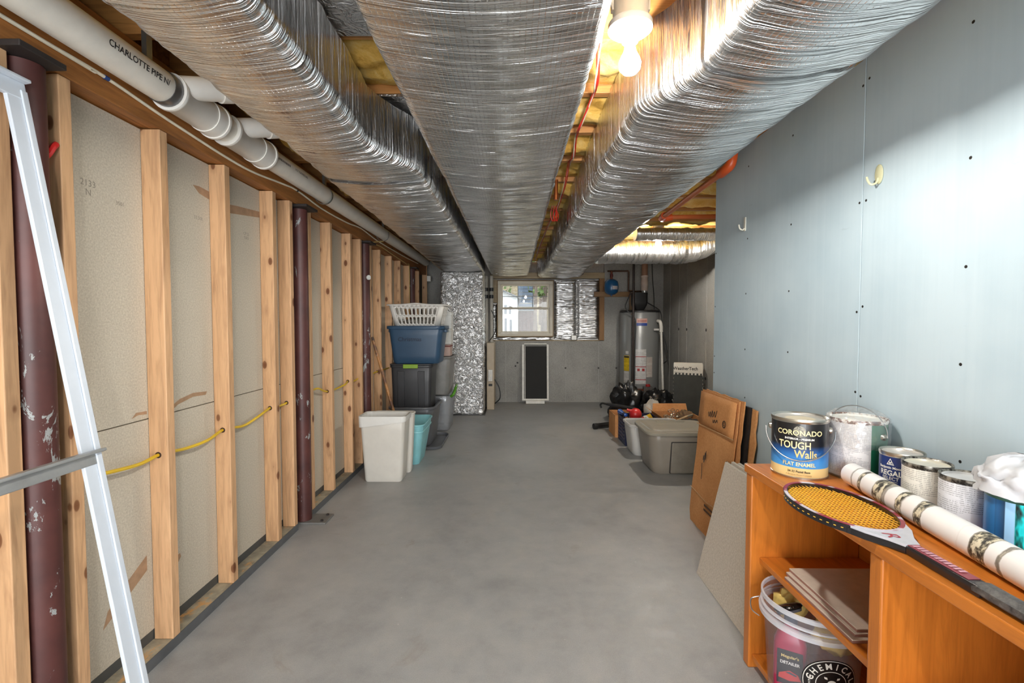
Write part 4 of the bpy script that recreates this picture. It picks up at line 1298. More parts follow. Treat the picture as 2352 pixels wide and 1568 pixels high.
# things inside the bucket
dt = thing('detailer_bottle', 'red spray bottle with car picture label standing inside the clear bucket', 'bottle', (bx - .078, by - .020, bz + .006), thb)
redb = plain('crimson_plastic', (170, 26, 70), .3)
rings = [[(x * s1, y * s1, z) for x, y, _ in rr(.052, .088, .02, n=4)] for s1, z in ((.9, 0), (1, .012), (1, .165), (.8, .190), (.40, .21), (.36, .225))]
MB().loft(rings).build('bottle_body', redb, dt, smooth=45)
MB().loft([[(x, y, z) for x, y, _ in rr(.026, .036, .01, n=3)] for z in (.222, .246)]).build('spray_head', plain('dark_trigger', (50, 60, 84), .4), dt, bevel=.002)
lab_ = MB().box(.0262, .0272, -.034, .034, .045, .150).build('bottle_label', plain('black_label', (40, 38, 44), .4), dt, smooth=0)
Mlab = lambda z: frame((.0277, 0, z), (0, 1, 0), (0, 0, 1))
text_flat("Meguiar's", .0125, gold, lab_, Mlab(.132), bold=.0003)
text_flat('DETAILER', .0125, wp, lab_, Mlab(.112), bold=.0004, sx=.95)
MB().add([(.0277, -.03, .062), (.0277, .0, .058), (.0277, .03, .066), (.0277, .022, .082), (.0277, .0, .09), (.0277, -.028, .076)], [(0, 1, 2, 3, 4, 5)]).build('car_print', plain('car_red_print', (206, 60, 60), .3), lab_, smooth=0)
MB().add([(.0279, -.012, .082), (.0279, .016, .076), (.0279, .02, .080), (.0279, .0, .0865)], [(0, 1, 2, 3)]).build('car_window_print', plain('car_window_print', (60, 70, 84), .3), lab_, smooth=0)
yl = plain('yellow_terry', (236, 206, 120), .9, bump=.5, bscale=90)
def crumple(name, label, cat, loc, sz, mat, seed, amp=.25, n=24, m2=14, freq=2.2, mind=None):
    rings = []
    for i in range(1, m2):
        ph = math.pi * i / m2
        rings.append([])
        for j in range(n):
            a = 2 * math.pi * j / n
            d = Vector((math.sin(ph) * math.cos(a), math.sin(ph) * math.sin(a), -math.cos(ph)))
            w = 1 + amp * fb(d.x * freq + seed, d.y * freq, d.z * freq, 4) + amp * .5 * abs(fb(d.x * freq * 2.4, d.y * freq * 2.4 + seed, d.z * freq * 2.4, 3))
            z = d.z * sz[2] * w
            if d.z < 0:
                z = max(z, -sz[2] * .78)
            rings[-1].append((d.x * sz[0] * w, d.y * sz[1] * w, z + sz[2] * .78))
    o = MB().loft(rings).build(name, mat, None, smooth=70, loc=loc)
    return tag(o, label, cat)
crumple('cleaning_cloth', 'yellow terry cloth poking out of the clear bucket behind the black disc', 'cloth', (bx - .03, by + .065, bz + .20), (.050, .04, .045), yl, 3, .3)
crumple('cleaning_cloth', 'second yellow cloth wedged on the right side inside the bucket', 'cloth', (bx + .035, by - .055, bz + .17), (.055, .045, .05), yl, 8, .3)
dk = thing('applicator_disc', 'black glossy round applicator pad tilted in the bucket mouth', 'pad', (bx - .082, by - .012, bz + .272), 0)
dk.rotation_euler = (R(-28), R(-12), 0)
MB().lathe([(.001, -.004), (.036, -.004), (.042, 0), (.040, .006), (.030, .011), (.001, .013)], 32).build('disc', plain('gloss_black', (20, 16, 14), .12), dk, smooth=50)
MB().lathe([(.001, -.012), (.034, -.012), (.037, -.0045), (.001, -.0045)], 28).build('foam', plain('grey_foam', (80, 80, 84), .9), dk, smooth=50)

# adhesive hooks on the blue wall
hk = clear('clear_acrylic', (.96, .95, .86), gloss=.14, rough=.05, haze=.25, hazecol=(.85, .83, .68, 1))
h1_ = thing('adhesive_hook', 'clear oval adhesive hook on the blue wall right of the seam', 'hook', (1.2155, 1.618, 1.695))
MB().loft([[(-.001 - .003 * k, .017 * s1 * math.cos(q), .032 * s1 * math.sin(q)) for q in [2 * math.pi * j / 24 for j in range(24)]] for k, s1 in ((0, 1), (1, 1), (1.6, .82))]).build('oval_base', plain('aged_clear_plastic', (198, 196, 160), .15, var=.04), h1_, smooth=40)
MB().tube(smoothpath([(-.005, 0, -.012), (-.010, .002, -.028), (-.024, .006, -.032), (-.032, .010, -.018), (-.034, .012, -.006)], 6), .0035, 8).build('hook_arm', plain('aged_clear_plastic', (198, 196, 160), .15), h1_)
h2_ = thing('adhesive_hook', 'slim white adhesive hook on the blue wall left of the seam', 'hook', (1.2155, 2.545, 1.72))
MB().box(-.005, 0, -.010, .010, -.036, .036).build('back_plate', plain('white_hook', (226, 222, 206), .3), h2_, smooth=0, bevel=.003)
MB().tube(smoothpath([(-.005, 0, -.022), (-.014, .0, -.03), (-.028, .002, -.022), (-.032, .004, -.002)], 6), .004, 8).build('hook_arm', plain('white_hook', (226, 222, 206), .3), h2_)
# ================================================================== LEFT STORAGE STACK
def tote(name, label, cat, cx, cy, z, w, d, h, mat, taper=.86, rad=.05, lip=.018, liph=.022, group=None, rotz=0, wall=.004, rimm=None, foot=True):
    t = thing(name, label, cat, (cx, cy, z), rotz, group)
    k = taper
    R_ = lambda s1, z_, g=0: rr(w * s1 - 2 * lip + g, d * s1 - 2 * lip + g, rad, z_)
    wi, di = w - 2 * lip, d - 2 * lip
    L = lambda f: (k + (1 - k) * f)
    rings = [rr(wi * k * .94, di * k * .94, rad * .8, 0), rr(wi * k, di * k, rad, .012)]
    for f in (.2, .4, .6, .8, 1.0):
        zz = .012 + (h - liph - .012) * f
        rings.append(rr(wi * L(f), di * L(f), rad, zz))
    rings.append(rr(wi - 2 * wall, di - 2 * wall, rad, h - liph * .6))
    rings.append(rr(wi * k - 2 * wall, di * k - 2 * wall, rad, .016))
    MB().loft(rings).build('body', mat, t, smooth=40)
    rim = [rr(wi + .001, di + .001, rad, h - liph), rr(w - .004, d - .004, rad + lip, h - liph), rr(w, d, rad + lip, h - liph + .004), rr(w, d, rad + lip, h - .004), rr(w - .006, d - .006, rad + lip, h), rr(wi - 2 * wall + .004, di - 2 * wall + .004, rad, h), rr(wi - 2 * wall, di - 2 * wall, rad, h - liph * .55)]
    MB().loft(rim, False, False).build('rim', rimm or mat, t, smooth=40)
    return t
def holed_panel(mb, c00, c10, c11, c01, nu, nv, hole=(.6, .72), mu=(.04, .04), mv=(.1, .1), rounded=True):
    """panel c00-c10-c11-c01 with nu x nv openings"""
    c00, c10, c11, c01 = [Vector(c) for c in (c00, c10, c11, c01)]
    P = lambda u, v: (c00 * (1 - u) + c10 * u) * (1 - v) + (c01 * (1 - u) + c11 * u) * v
    us = [0] + [mu[0] + (1 - sum(mu)) * i / nu for i in range(nu + 1)] + [1]
    vs_ = [0] + [mv[0] + (1 - sum(mv)) * i / nv for i in range(nv + 1)] + [1]
    for i in range(len(us) - 1):
        for j in range(len(vs_) - 1):
            u0, u1, v0, v1 = us[i], us[i + 1], vs_[j], vs_[j + 1]
            if u1 - u0 < 1e-6 or v1 - v0 < 1e-6:
                continue
            if i == 0 or j == 0 or i == len(us) - 2 or j == len(vs_) - 2:
                mb.add([P(u0, v0), P(u1, v0), P(u1, v1), P(u0, v1)], [(0, 1, 2, 3)])
                continue
            ww = (c10 - c00).length * (u1 - u0); hh = (c01 - c00).length * (v1 - v0)
            angs = sorted([2 * math.pi * q / 16 for q in range(16)] + [math.atan2(sy * hh, sx * ww) % (2 * math.pi) for sx in (-1, 1) for sy in (-1, 1)])
            outer, inner = [], []
            hw, hv = ww * hole[0] / 2, hh * hole[1] / 2
            r_ = min(hw, hv) if rounded else .0008
            for a in angs:
                ca, sa = math.cos(a), math.sin(a)
                k = min((ww / 2) / abs(ca) if abs(ca) > 1e-6 else 9, (hh / 2) / abs(sa) if abs(sa) > 1e-6 else 9)
                outer.append((ca * k, sa * k))
                # stadium boundary by marching
                lo_, hi_ = 0., 1.
                for _ in range(18):
                    m_ = (lo_ + hi_) / 2
                    x, y = abs(ca * m_), abs(sa * m_)
                    qx, qy = max(x - (hw - r_), 0), max(y - (hv - r_), 0)
                    ins = (x <= hw and y <= hv and (qx * qx + qy * qy) <= r_ * r_) if (qx > 0 and qy > 0) else (x <= hw and y <= hv)
                    if ins: lo_ = m_
                    else: hi_ = m_
                inner.append((ca * lo_, sa * lo_))
            um, vm = (u0 + u1) / 2, (v0 + v1) / 2
            tp = lambda p: P(um + p[0] / ww * (u1 - u0), vm + p[1] / hh * (v1 - v0))
            n = len(angs)
            mb.add([tp(p) for p in outer] + [tp(p) for p in inner], [(q, (q + 1) % n, n + (q + 1) % n, n + q) for q in range(n)])

whitep = plain('white_bin_plastic', (216, 211, 201), .38, var=.05, nscale=9)
grey_t = plain('slate_grey_plastic', (96, 97, 100), .4, var=.06)
char_t = plain('charcoal_plastic', (54, 54, 56), .42, var=.08)
blue_t = plain('storage_blue_plastic', (50, 78, 104), .38, var=.06)
lime = plain('lime_green_latch', (134, 170, 40), .4)
aqua = plain('aqua_plastic', (140, 202, 208), .42, var=.07, nscale=8)
# two white wastebaskets
w1 = tote('wastebasket', 'tall white wastebasket with a liner bag, in front of the aqua bin', 'bin', -.992, 3.665, 0, .352, .225, .50, whitep, taper=.84, rad=.03, lip=.006, liph=.016)
lin = plain('white_liner_film', (224, 222, 216), .5, var=.04)
rings = [rr(.3585, .2325, .034, .502), rr(.360, .234, .034, .495), rr(.356, .231, .034, .462)]
rings2 = []
for q, rg in enumerate(rings):
    rings2.append([(x, y, z - (q == 2) * .045 * (1 - (x + .18) / .36)) for x, y, z in rg])
rin = [rr(.330, .205, .03, .498)] + [rr(.325 - .02 * k, .200 - .02 * k, .03, .49 - .10 * k) for k in range(4)]
rin = [[(x + .006 * fb(x * 20, y * 20, z * 9), y + .006 * fb(x * 20, y * 20 + 4, z * 9), z) for x, y, z in rg] for rg in rin]
MB().loft(list(reversed(rings2)) + rin, False, True).build('liner_bag', lin, w1, smooth=50)
tote('wastebasket', 'second white wastebasket standing just behind the lined one', 'bin', -.968, 3.845, 0, .335, .115, .485, whitep, taper=.86, rad=.03, lip=.006, liph=.016)
a1 = tote('wastebasket', 'aqua rectangular bin beside the white wastebaskets', 'bin', -.905, 4.165, 0, .315, .48, .356, aqua, taper=.66, rad=.05, lip=.008, liph=.014)
MB().loft([rr(.288, .452, .05, .285), rr(.296, .460, .05, .287), rr(.296, .460, .05, .297), rr(.290, .455, .05, .300)], False, False).build('raised_band', aqua, a1, smooth=40)
# broom handle standing in the aqua bin
bh = thing('broom_handle', 'paint-spattered wooden pole leaning from the aqua bin to the studs', 'pole', (-.935, 4.14, .02))
hm = NT('spattered_wood_pole')
_c = hm.ramp(hm.noise(hm.coord(), 60, 5, .7), [(.5, srgb(176, 122, 66)), (.62, srgb(168, 112, 60)), (.66, srgb(226, 220, 210))])
hm.set(color=hm.mix(hm.ramp(hm.noise(hm.coord(), 9, 3), [(.45, (0, 0, 0, 1)), (.6, (1, 1, 1, 1))]), _c, srgb(96, 62, 40)), rough=.5)
MB().tube([(0, 0, 0), (-.17, .012, .6), (-.292, .02, 1.03)], .0125, 12).build('pole', hm.m, bh)
MB().tube([(-.292, .02, 1.03), (-.300, .021, 1.06)], [.0128, .009], 12).build('tip', plain('dark_pole_tip', (70, 50, 38), .5), bh)
# open grey tote with a lid under it
gl_ = thing('tote_lid', 'upturned slate grey tote lid on the floor under the open tote', 'lid', (-.945, 4.79, 0))
MB().loft([rr(.46, .56, .06, 0), rr(.50, .60, .08, .004), rr(.515, .615, .085, .030), rr(.50, .60, .08, .032), rr(.485, .585, .07, .010), rr(.30, .3, .06, .010)]).build('lid_tray', grey_t, gl_, smooth=40)
tote('storage_tote', 'open slate grey storage tote behind the aqua bin, bottom of the stack', 'tote', -.985, 4.79, .012, .46, .54, .385, grey_t, taper=.84, rad=.07)
# charcoal tote standing inside it
ct = tote('storage_tote', 'charcoal tote with lime latch standing in the grey tote', 'tote', -1.015, 4.865, .030, .425, .37, .755, char_t, taper=.88, rad=.035, lip=.012)
for s_ in (-1, 1):
    MB().quad8([(s_ * .10 - .028, -.166, .03), (s_ * .10 + .028, -.166, .03), (s_ * .10 + .028, -.150, .03), (s_ * .10 - .028, -.150, .03), (s_ * .10 - .034, -.1835, .70), (s_ * .10 + .034, -.1835, .70), (s_ * .10 + .034, -.165, .70), (s_ * .10 - .034, -.165, .70)]).build('rib_panel', char_t, ct, smooth=0, bevel=.004)
MB().loft([rr(.425, .37, .045, .7555), rr(.43, .375, .045, .760), rr(.43, .375, .045, .768), rr(.40, .34, .045, .772)]).build('lid', plain('dark_lid', (62, 62, 64), .42), ct, smooth=40)
MB().box(-.072, .072, -.205, -.188, .728, .768).build('latch', lime, ct, smooth=0, bevel=.004, label='lime green latch')
# blue tote
bt_ = tote('storage_tote', 'blue storage tote marked Christmas, under the laundry basket', 'tote', -.965, 4.85, .8035, .575, .43, .365, blue_t, taper=.86, rad=.055, lip=.022, liph=.026)
MB().loft([rr(.53, .385, .05, .3655), rr(.57, .425, .06, .3658), rr(.57, .425, .06, .370), rr(.52, .375, .05, .372)]).build('lid', blue_t, bt_, smooth=40)
text_flat('Christmas', .056, plain('marker_ink', (22, 34, 56), .5), bt_, frame((-.055, -.1925, .238), (1, 0, 0), (0, -.09, 1)), 'handwriting', bold=.0005, sx=1.0, shear=.1)
for s_ in (-1, 1):
    MB().box(s_ * .278 - .014, s_ * .278 + .014, -.07, .07, .305, .338).build('grip', blue_t, bt_, smooth=0, bevel=.006)
# laundry basket
lb = thing('laundry_basket', 'white slotted laundry basket on top of the blue tote', 'basket', (-.955, 4.85, 1.176))
whb = plain('white_basket_plastic', (226, 222, 214), .4, var=.03)
m = MB()
w0, d0, w1_, d1, H = .225, .155, .272, .200, .205
def corner(sx, sy, top, along):
    W_, D_ = (w1_, d1) if top else (w0, d0)
    rad = .05
    return (sx * (W_ - (rad if along == 'x' else 0)), sy * (D_ - (rad if along == 'y' else 0)), H if top else 0)
for sy in (-1, 1):
    holed_panel(m, corner(-1, sy, 0, 'x'), corner(1, sy, 0, 'x'), corner(1, sy, 1, 'x'), corner(-1, sy, 1, 'x'), 10, 2, (.62, .84), (.01, .01), (.04, .10))
for sx in (-1, 1):
    holed_panel(m, corner(sx, -1, 0, 'y'), corner(sx, 1, 0, 'y'), corner(sx, 1, 1, 'y'), corner(sx, -1, 1, 'y'), 5, 2, (.5, .84), (.02, .02), (.04, .10))
for sx in (-1, 1):
    for sy in (-1, 1):
        ring0, ring1 = [], []
        for q in range(6):
            a = R(90 * q / 5)
            for rg, W_, D_, zz in ((ring0, w0, d0, 0), (ring1, w1_, d1, H)):
                rg.append((sx * (W_ - .05 + .05 * math.sin(a)), sy * (D_ - .05 + .05 * math.cos(a)), zz))
        m.loft([ring0, ring1], False, False, closed=False)
m.build('slotted_wall', whb, lb, smooth=40, solid=.003)
MB().loft([rr(.45, .31, .05, .0), rr(.45, .31, .05, .004)]).build('floor_panel', whb, lb, smooth=30)
def rimring(w, d, zoff):
    return [(x, y, H + zoff + .014 * math.exp(-(x / .10) ** 2) * (1 if abs(y) > .17 else 0)) for x, y, _ in [p for seg in [rr(w, d, .055, 0, 6)] for p in seg]]
def dense(loop, step=.03):
    out = []
    for a in range(len(loop)):
        p, q = Vector(loop[a]), Vector(loop[(a + 1) % len(loop)])
        k = max(1, int((q - p).length / step))
        out += [p + (q - p) * t / k for t in range(k)]
    return out
def rim2(w, d, zoff):
    L_ = dense(rr(.545 + .0, .402, .055, 0, 6))
    fx, fy = w / .545, d / .402
    return [(p.x * fx, p.y * fy, H + zoff + .013 * math.exp(-(p.x / .09) ** 2) * (1 if abs(p.y) > .17 else 0)) for p in L_]
MB().loft([rim2(.546, .402, -.008), rim2(.585, .44, -.010), rim2(.588, .444, -.002), rim2(.575, .43, .004), rim2(.545, .40, .004), rim2(.540, .396, -.008)], False, False).build('rolled_rim', whb, lb, smooth=50)
crumple('folded_towel', 'folded grey-beige towel lying inside the laundry basket', 'towel', (-.955, 4.87, 1.186), (.16, .11, .035), plain('grey_towel', (150, 146, 136), .9, bump=.4), 12, .25)
# second stack behind
tote('storage_tote', 'clear-sided tote on the floor behind the grey tote, next to the foil plenum', 'tote', -.915, 5.47, 0, .47, .52, .40, clear('clear_tote', (.93, .94, .95), gloss=.10, rough=.1, haze=.35, hazecol=(.55, .56, .58, 1)), taper=.86, rad=.06)
tt = tote('storage_tote', 'tall pale grey tote behind the charcoal one, with a lime handle', 'tote', -.915, 5.47, .4015, .47, .50, .43, plain('pale_grey_plastic', (128, 126, 122), .42), taper=.88, rad=.06)
lh = MB()
pth = smoothpath([(.225, -.26, .00), (.255, -.28, .03), (.268, -.20, .085), (.262, -.06, .10), (.25, .02, .09)], 6)
lh.tube(pth, .016, 10).build('handle', plain('lime_green_handle', (86, 150, 40), .25), tt, smooth=50, label='lime green handle')
for k, (h_, w_, lab, rgb) in enumerate(((.13, .17, 'red and white carton at the bottom of the pile behind the blue tote', (196, 168, 156)), (.17, .19, 'plain white carton in the middle of the pile behind the blue tote', (222, 220, 214)), (.19, .20, 'white box with flared rim on top of the pile behind the laundry basket', (228, 228, 224)))):
    z0 = .833 + (0, .132, .304)[k]
    t = thing('carton', lab, 'box', (-.80, 5.42, z0), group='cartons behind the blue tote')
    MB().box(-w_ / 2, w_ / 2, -.10, .10, 0, h_).build('carton_body', plain('carton_%d_board' % k, rgb, .6), t, smooth=0, bevel=.004)
    MB().box(-w_ / 2 - .006, w_ / 2 + .006, -.106, .106, h_ * .8, h_ * .92).build('carton_lid_band', plain('carton_%d_band' % k, ((120, 60, 52), (206, 206, 200), (236, 236, 232))[k], .6), t, smooth=0, bevel=.002)

# ================================================================== BACK WALL: SCREEN, WATER HEATER
sc_ = thing('window_screen', 'white-framed dark window screen propped against the back wall', 'screen', (.318, 7.12, .0))
sc_.rotation_euler = (R(-6.2), 0, 0)
frm = plain('white_screen_frame', (226, 222, 212), .45)
for x0, x1, z0, z1 in ((-.200, -.168, 0, .885), (.172, .200, 0, .885), (-.168, .172, .857, .885), (-.168, .172, .0, .028)):
    MB().box(x0, x1, -.008, .010, z0 + .045, z1 + (.0 if z1 > .5 else .045)).build('frame_rail', frm, sc_, smooth=0, bevel=.002)
MB().box(-.158, -.150, -.010, .008, .075, .855).build('spline', frm, sc_, smooth=0)
mesh_m = NT('dark_insect_mesh')
mesh_m.set(color=srgb(36, 35, 33), rough=.8)
mesh_m.bump(mesh_m.noise(mesh_m.coord(), 300, 2), .3, .001)
MB().box(-.168, .172, -.002, .0005, .073, .857).build('mesh', mesh_m.m, sc_, smooth=0)
MB().box(-.145, .135, -.045, .03, .0, .044).build('base_bracket', frm, sc_, smooth=0, bevel=.004)

HX, HY, HR = 1.80, 6.90, .272
wh_ = thing('water_heater', 'tall grey cylindrical water heater in the far right corner', 'water heater', (HX, HY, 0))
tank = plain('grey_enamel_tank', (138, 138, 136), .32, .2, var=.05, nscale=3)
MB().lathe([(HR * .97, .02), (HR, .05), (HR, 1.345), (HR * .985, 1.352)], 56).build('tank', tank, wh_, smooth=40)
MB().lathe([(HR * 1.0, 1.353), (HR * 1.02, 1.356), (HR * 1.02, 1.372), (HR * .97, 1.382), (.05, 1.386)], 56).build('top_cap', plain('black_cap', (32, 31, 30), .5), wh_, smooth=40)
MB().lathe([(.25, 0), (.25, .019)], 40).build('base_ring', plain('dark_base', (50, 50, 50), .6), wh_)
hth = math.atan2(-HY, -HX)
rh = HR + .0015
def hlabel(name, off, w, z0, z1, mat):
    m_ = cyl_patch(rh, hth + off / HR, w, z0, z1, 8)
    return m_.build(name, mat, wh_, smooth=60)
white_l = lined_label('white_warning_label', (206, 202, 198), ink_rgb=(110, 106, 104))
yel = lined_label('yellow_energy_label', (222, 186, 36), ink_rgb=(60, 50, 20))
redl = plain('red_label_bar', (160, 36, 34), .5)
hlabel('brand_plate', .035, .145, 1.165, 1.265, plain('brand_white', (214, 210, 208), .4))
hlabel('brand_red', .035, .145, 1.205, 1.265, plain('brand_fade_red', (196, 150, 138), .4)).location = (-.0004, -.0012, 0)
hlabel('brand_blue', .035, .145, 1.165, 1.203, plain('brand_blue', (30, 62, 140), .4)).location = (-.0006, -.0014, 0)
for k in range(7):
    cyl_patch(rh + .0022, hth + (-.012 + .0165 * k) / HR, .011, 1.222, 1.240, 2).build('faded_brand_mark', plain('brand_red_ink', (150, 62, 50), .4), wh_, smooth=0)
hlabel('instruction_label', .025, .145, .74, .84, white_l)
hlabel('instruction_label', .025, .145, .60, .735, white_l)
hlabel('instruction_label', .025, .145, .42, .595, white_l)
hlabel('instruction_label', .025, .145, .355, .415, white_l)
for z in (.735, .595, .415):
    o = hlabel('label_bar', .025, .145, z - .004, z + .006, redl); o.location = (-.0004, -.0012, 0)
for dx in (-.03, .035):
    o = hlabel('warning_picture', .025 + dx, .035, .535, .572, redl); o.location = (-.0004, -.0012, 0)
hlabel('side_label', .148, .090, .45, .73, lined_label('side_label_print', (190, 184, 176), ink_rgb=(140, 90, 84)))
hlabel('energy_label', -.185, .095, .53, .745, yel)
o = hlabel('energy_heading', -.185, .088, .715, .738, plain('label_black', (30, 28, 24), .5)); o.location = (-.0004, -.0012, 0)
hlabel('spec_label', -.185, .088, .36, .525, white_l)
hlabel('small_sticker', -.175, .05, .77, .81, plain('sticker_white', (200, 196, 190), .5))
# blower and vent
bl = MB().loft([[(x - .02, y - .05, z) for x, y, _ in rr(.20 * s1, .20 * s1, .03)] for s1, z in ((.62, 1.387), (.95, 1.46), (1, 1.50), (1, 1.63))]).build('blower', plain('black_blower', (24, 23, 23), .5), wh_, smooth=40)
MB().tube([(.055, -.05, 1.631), (.055, -.05, 1.66)], .036, 20).build('clamp', plain('steel_clamp', (190, 190, 186), .3, .8), wh_)
MB().lathe([(.044, 1.66), (.046, 1.665), (.046, 1.72), (.050, 1.725), (.050, 1.80), (.046, 1.805), (.046, 1.85), (.052, 1.855), (.052, 1.875)], 24, .055, -.05).build('vent_elbow', plain('vent_pvc', (206, 186, 172), .45), wh_, smooth=40)
MB().tube([(.055, -.05, 1.87), (.055, -.05, 2.10)], .042, 20).build('vent_pipe', plain('tan_vent_pipe', (160, 118, 92), .5), wh_)
# gas line, valve, relief pipe, cords
gasm = plain('black_iron_pipe', (54, 44, 40), .5, .4)
MB().tube([(-.17, -.33, 2.10), (-.17, -.33, .30), (-.17, -.33, .24)], .016, 12).build('gas_pipe', gasm, wh_)
MB().tube(smoothpath([(-.17, -.33, .28), (-.12, -.33, .285), (-.05, -.33, .285), (.0, -.31, .28)], 4), .014, 10).build('gas_branch', plain('rusty_iron', (96, 48, 34), .6), wh_)
MB().box(-.02, .10, -.345, -.275, .20, .33).build('gas_valve', plain('valve_grey', (90, 84, 80), .5), wh_, smooth=0, bevel=.008)
redk = plain('red_valve_knob', (176, 34, 30), .35)
MB().tube([(.045, -.345, .25), (.045, -.385, .25)], .028, 16).build('valve_knob', redk, wh_)
MB().tube([(.04, -.33, .33), (.04, -.33, .36)], .030, 16).build('valve_dial', redk, wh_)
MB().tube(smoothpath([(.20, -.22, 1.23), (.215, -.27, 1.22), (.225, -.285, 1.16), (.228, -.285, 1.08)], 5), .024, 14).build('relief_elbow', pvc, wh_, smooth=50)
MB().tube([(.228, -.285, 1.09), (.262, -.30, .12)], .016, 12).build('relief_pipe', pvc, wh_)
MB().box(.13, .20, -.275, -.255, 1.10, 1.125).build('relief_tag', plain('sticker_white', (200, 196, 190), .5), wh_, smooth=0)
ck = plain('black_cord', (28, 28, 28), .5)
MB().tube(smoothpath([(-.20, -.33, 1.63), (-.27, -.30, 1.45), (-.25, -.29, 1.38), (-.17, -.31, 1.30), (-.135, -.325, 1.2), (-.14, -.325, .9), (-.145, -.33, .5), (-.15, -.33, .3)], 6), .007, 8).build('power_cord', ck, wh_)
MB().tube(smoothpath([(.08, -.06, 1.50), (.20, -.12, 1.42), (.25, -.16, 1.36), (.262, -.2, 1.25), (.265, -.24, 1.1), (.32, -.24, .85), (.335, -.24, .70), (.26, -.28, .64)], 6), .007, 8).build('power_cord', ck, wh_)
MB().tube(smoothpath([(.20, .10, 2.10), (.205, .08, 1.85), (.215, .04, 1.6), (.21, .0, 1.40)], 6), .006, 8).build('power_cord', ck, wh_)
# expansion tank on its pipe and the timber bracket behind
ex = thing('expansion_tank', 'small blue expansion tank hanging from a copper pipe by the water heater', 'tank', (1.425, 7.05, 1.615))
MB().lathe([(.012, -.018), (.014, .0), (.055, .008), (.090, .035), (.100, .075), (.100, .155), (.090, .195), (.055, .222), (.018, .230)], 32).build('tank', plain('tank_blue', (36, 92, 138), .3), ex, smooth=45)
o = cyl_patch(.1008, math.atan2(-7.05, -1.425) + .6, .09, .075, .125).build('tank_label', lined_label('tank_label_print', (206, 204, 204), ink_rgb=(150, 70, 70)), ex, smooth=60)
MB().tube([(0, 0, .23), (0, 0, .34)], .016, 12).build('nipple', plain('dull_copper', (112, 58, 40), .45, .6), ex)
MB().tube([(0, 0, .26), (0, 0, .30)], .024, 12).build('union', plain('dark_red_union', (96, 40, 36), .5), ex)
MB().tube([(-.06, .0, .345), (.245, .0, .345), (.25, .0, .335), (.25, 0, .06), (.26, 0, .05), (.44, 0, .05)], .011, 10).build('copper_line', plain('dark_copper', (78, 54, 40), .45, .6), ex)
tb = thing('timber_bracket', 'brown timber bracket fixed on the back wall behind the blue tank', 'bracket', (1.20, 7.20, 1.595))
MB().box(0, .56, 0, .038, 0, .075).build('cross_piece', wood('old_bracket_timber', (150, 112, 70), (86, 56, 26), 'x', knots=False), tb, smooth=0, bevel=.002)
MB().box(.521, .585, -.04, -.002, -.20, .10).build('upright_piece', wood('old_bracket_upright', (176, 144, 108), (100, 70, 40), 'z', knots=False), tb, smooth=0, bevel=.002)

# ================================================================== RIGHT FLOOR CLUSTER
def cardboard_mat(name, a, b, s1=90):
    t = NT(name)
    v = t.coord(rnd=True)
    t.set(color=t.ramp(t.math('ADD', t.math('MULTIPLY', t.noise(v, s1, 3, .7), .5), t.math('MULTIPLY', t.noise(v, 4, 3, .6), .5)), [(.35, srgb(*a)), (.65, srgb(*b))]), rough=.8, spec=.2)
    t.bump(t.noise(t.coord(scale=(1, 160, 1)), 1, 1), .08, .001)
    return t.m
card = cardboard_mat('kraft_cardboard', (196, 136, 84), (220, 162, 108))
card2 = cardboard_mat('pale_kraft_edge', (186, 146, 104), (206, 168, 126))
scrib = plain('black_marker', (40, 34, 30), .6)
def lean_panel(name, label, xb, y0, y1, zt, xt, thick, mat, seed, ragged=.006, cat='cardboard'):
    """upright sheet leaning towards +X with slightly ragged edges"""
    t = thing(name, label, cat, (xb, y0, 0), group='flattened boxes at the end of the blue wall')
    nu, nv = 10, 14
    def surf(u, v, off):
        y = (y1 - y0) * u; z = zt * v
        if v > .99: z += ragged * fb(u * 9, seed, 0, 3) * 1.6
        if u > .99 or u < .01: y += ragged * fb(v * 12, seed + 5, u, 3)
        if v < .06 and u > .9: y -= .03
        x = (xt - xb) * v + .006 * fb(u * 2, v * 3, seed) + off
        return (x, y, max(z, 0))
    m_ = MB().grid(lambda u, v: surf(u, v, 0), nu, nv)
    k = len(m_.v)
    m_.grid(lambda u, v: surf(u, v, thick), nu, nv)
    per = [i for i in range(nu + 1)] + [(j + 1) * (nu + 1) - 1 for j in range(1, nv + 1)] + [nv * (nu + 1) + i for i in range(nu - 1, -1, -1)] + [j * (nu + 1) for j in range(nv - 1, 0, -1)]
    for a in range(len(per)):
        b = (a + 1) % len(per)
        m_.f.append((per[a], per[b], per[b] + k, per[a] + k))
    m_.build('sheet', mat, t, smooth=30)
    return t
p1 = lean_panel('cardboard_sheet', 'front flattened brown cardboard box with handwriting and round mark', 1.080, 2.45, 2.93, .795, 1.158, .006, card, 1)
lean = lambda y, z, off=.0: (-.0035 + .078 * z / .795 - .004 + off, y, z)
MB().grid(lambda u, v: ((lambda q: (q[0] - .002, q[1], q[2]))(lean(.006 + .468 * u, .600 + .188 * v - .012 * (1 - u) * (1 - v)))), 6, 4).build('folded_flap', card, p1, smooth=30, solid=.003)
MB().tube([lean(.0, .600, -.005), lean(.24, .594, -.006), lean(.478, .588, -.005)], .0032, 6).build('fold_crease', card2, p1)
MB().tube([lean(.06, .20, -.002), lean(.24, .185, -.003), lean(.475, .20, -.002)], .0022, 6).build('fold_crease', card2, p1)
rgm = MB().lathe([(.020, -.0006), (.020, .0006), (.0155, .0006), (.0155, -.0006), (.020, -.0006)], 24, cap0=False, cap1=False)
M90 = Matrix.Translation(lean(.115, .655, -.0075)) @ Matrix.Rotation(R(90 + 5.6), 4, 'Y')
rgm.xf(M90).build('round_mark', scrib, p1)
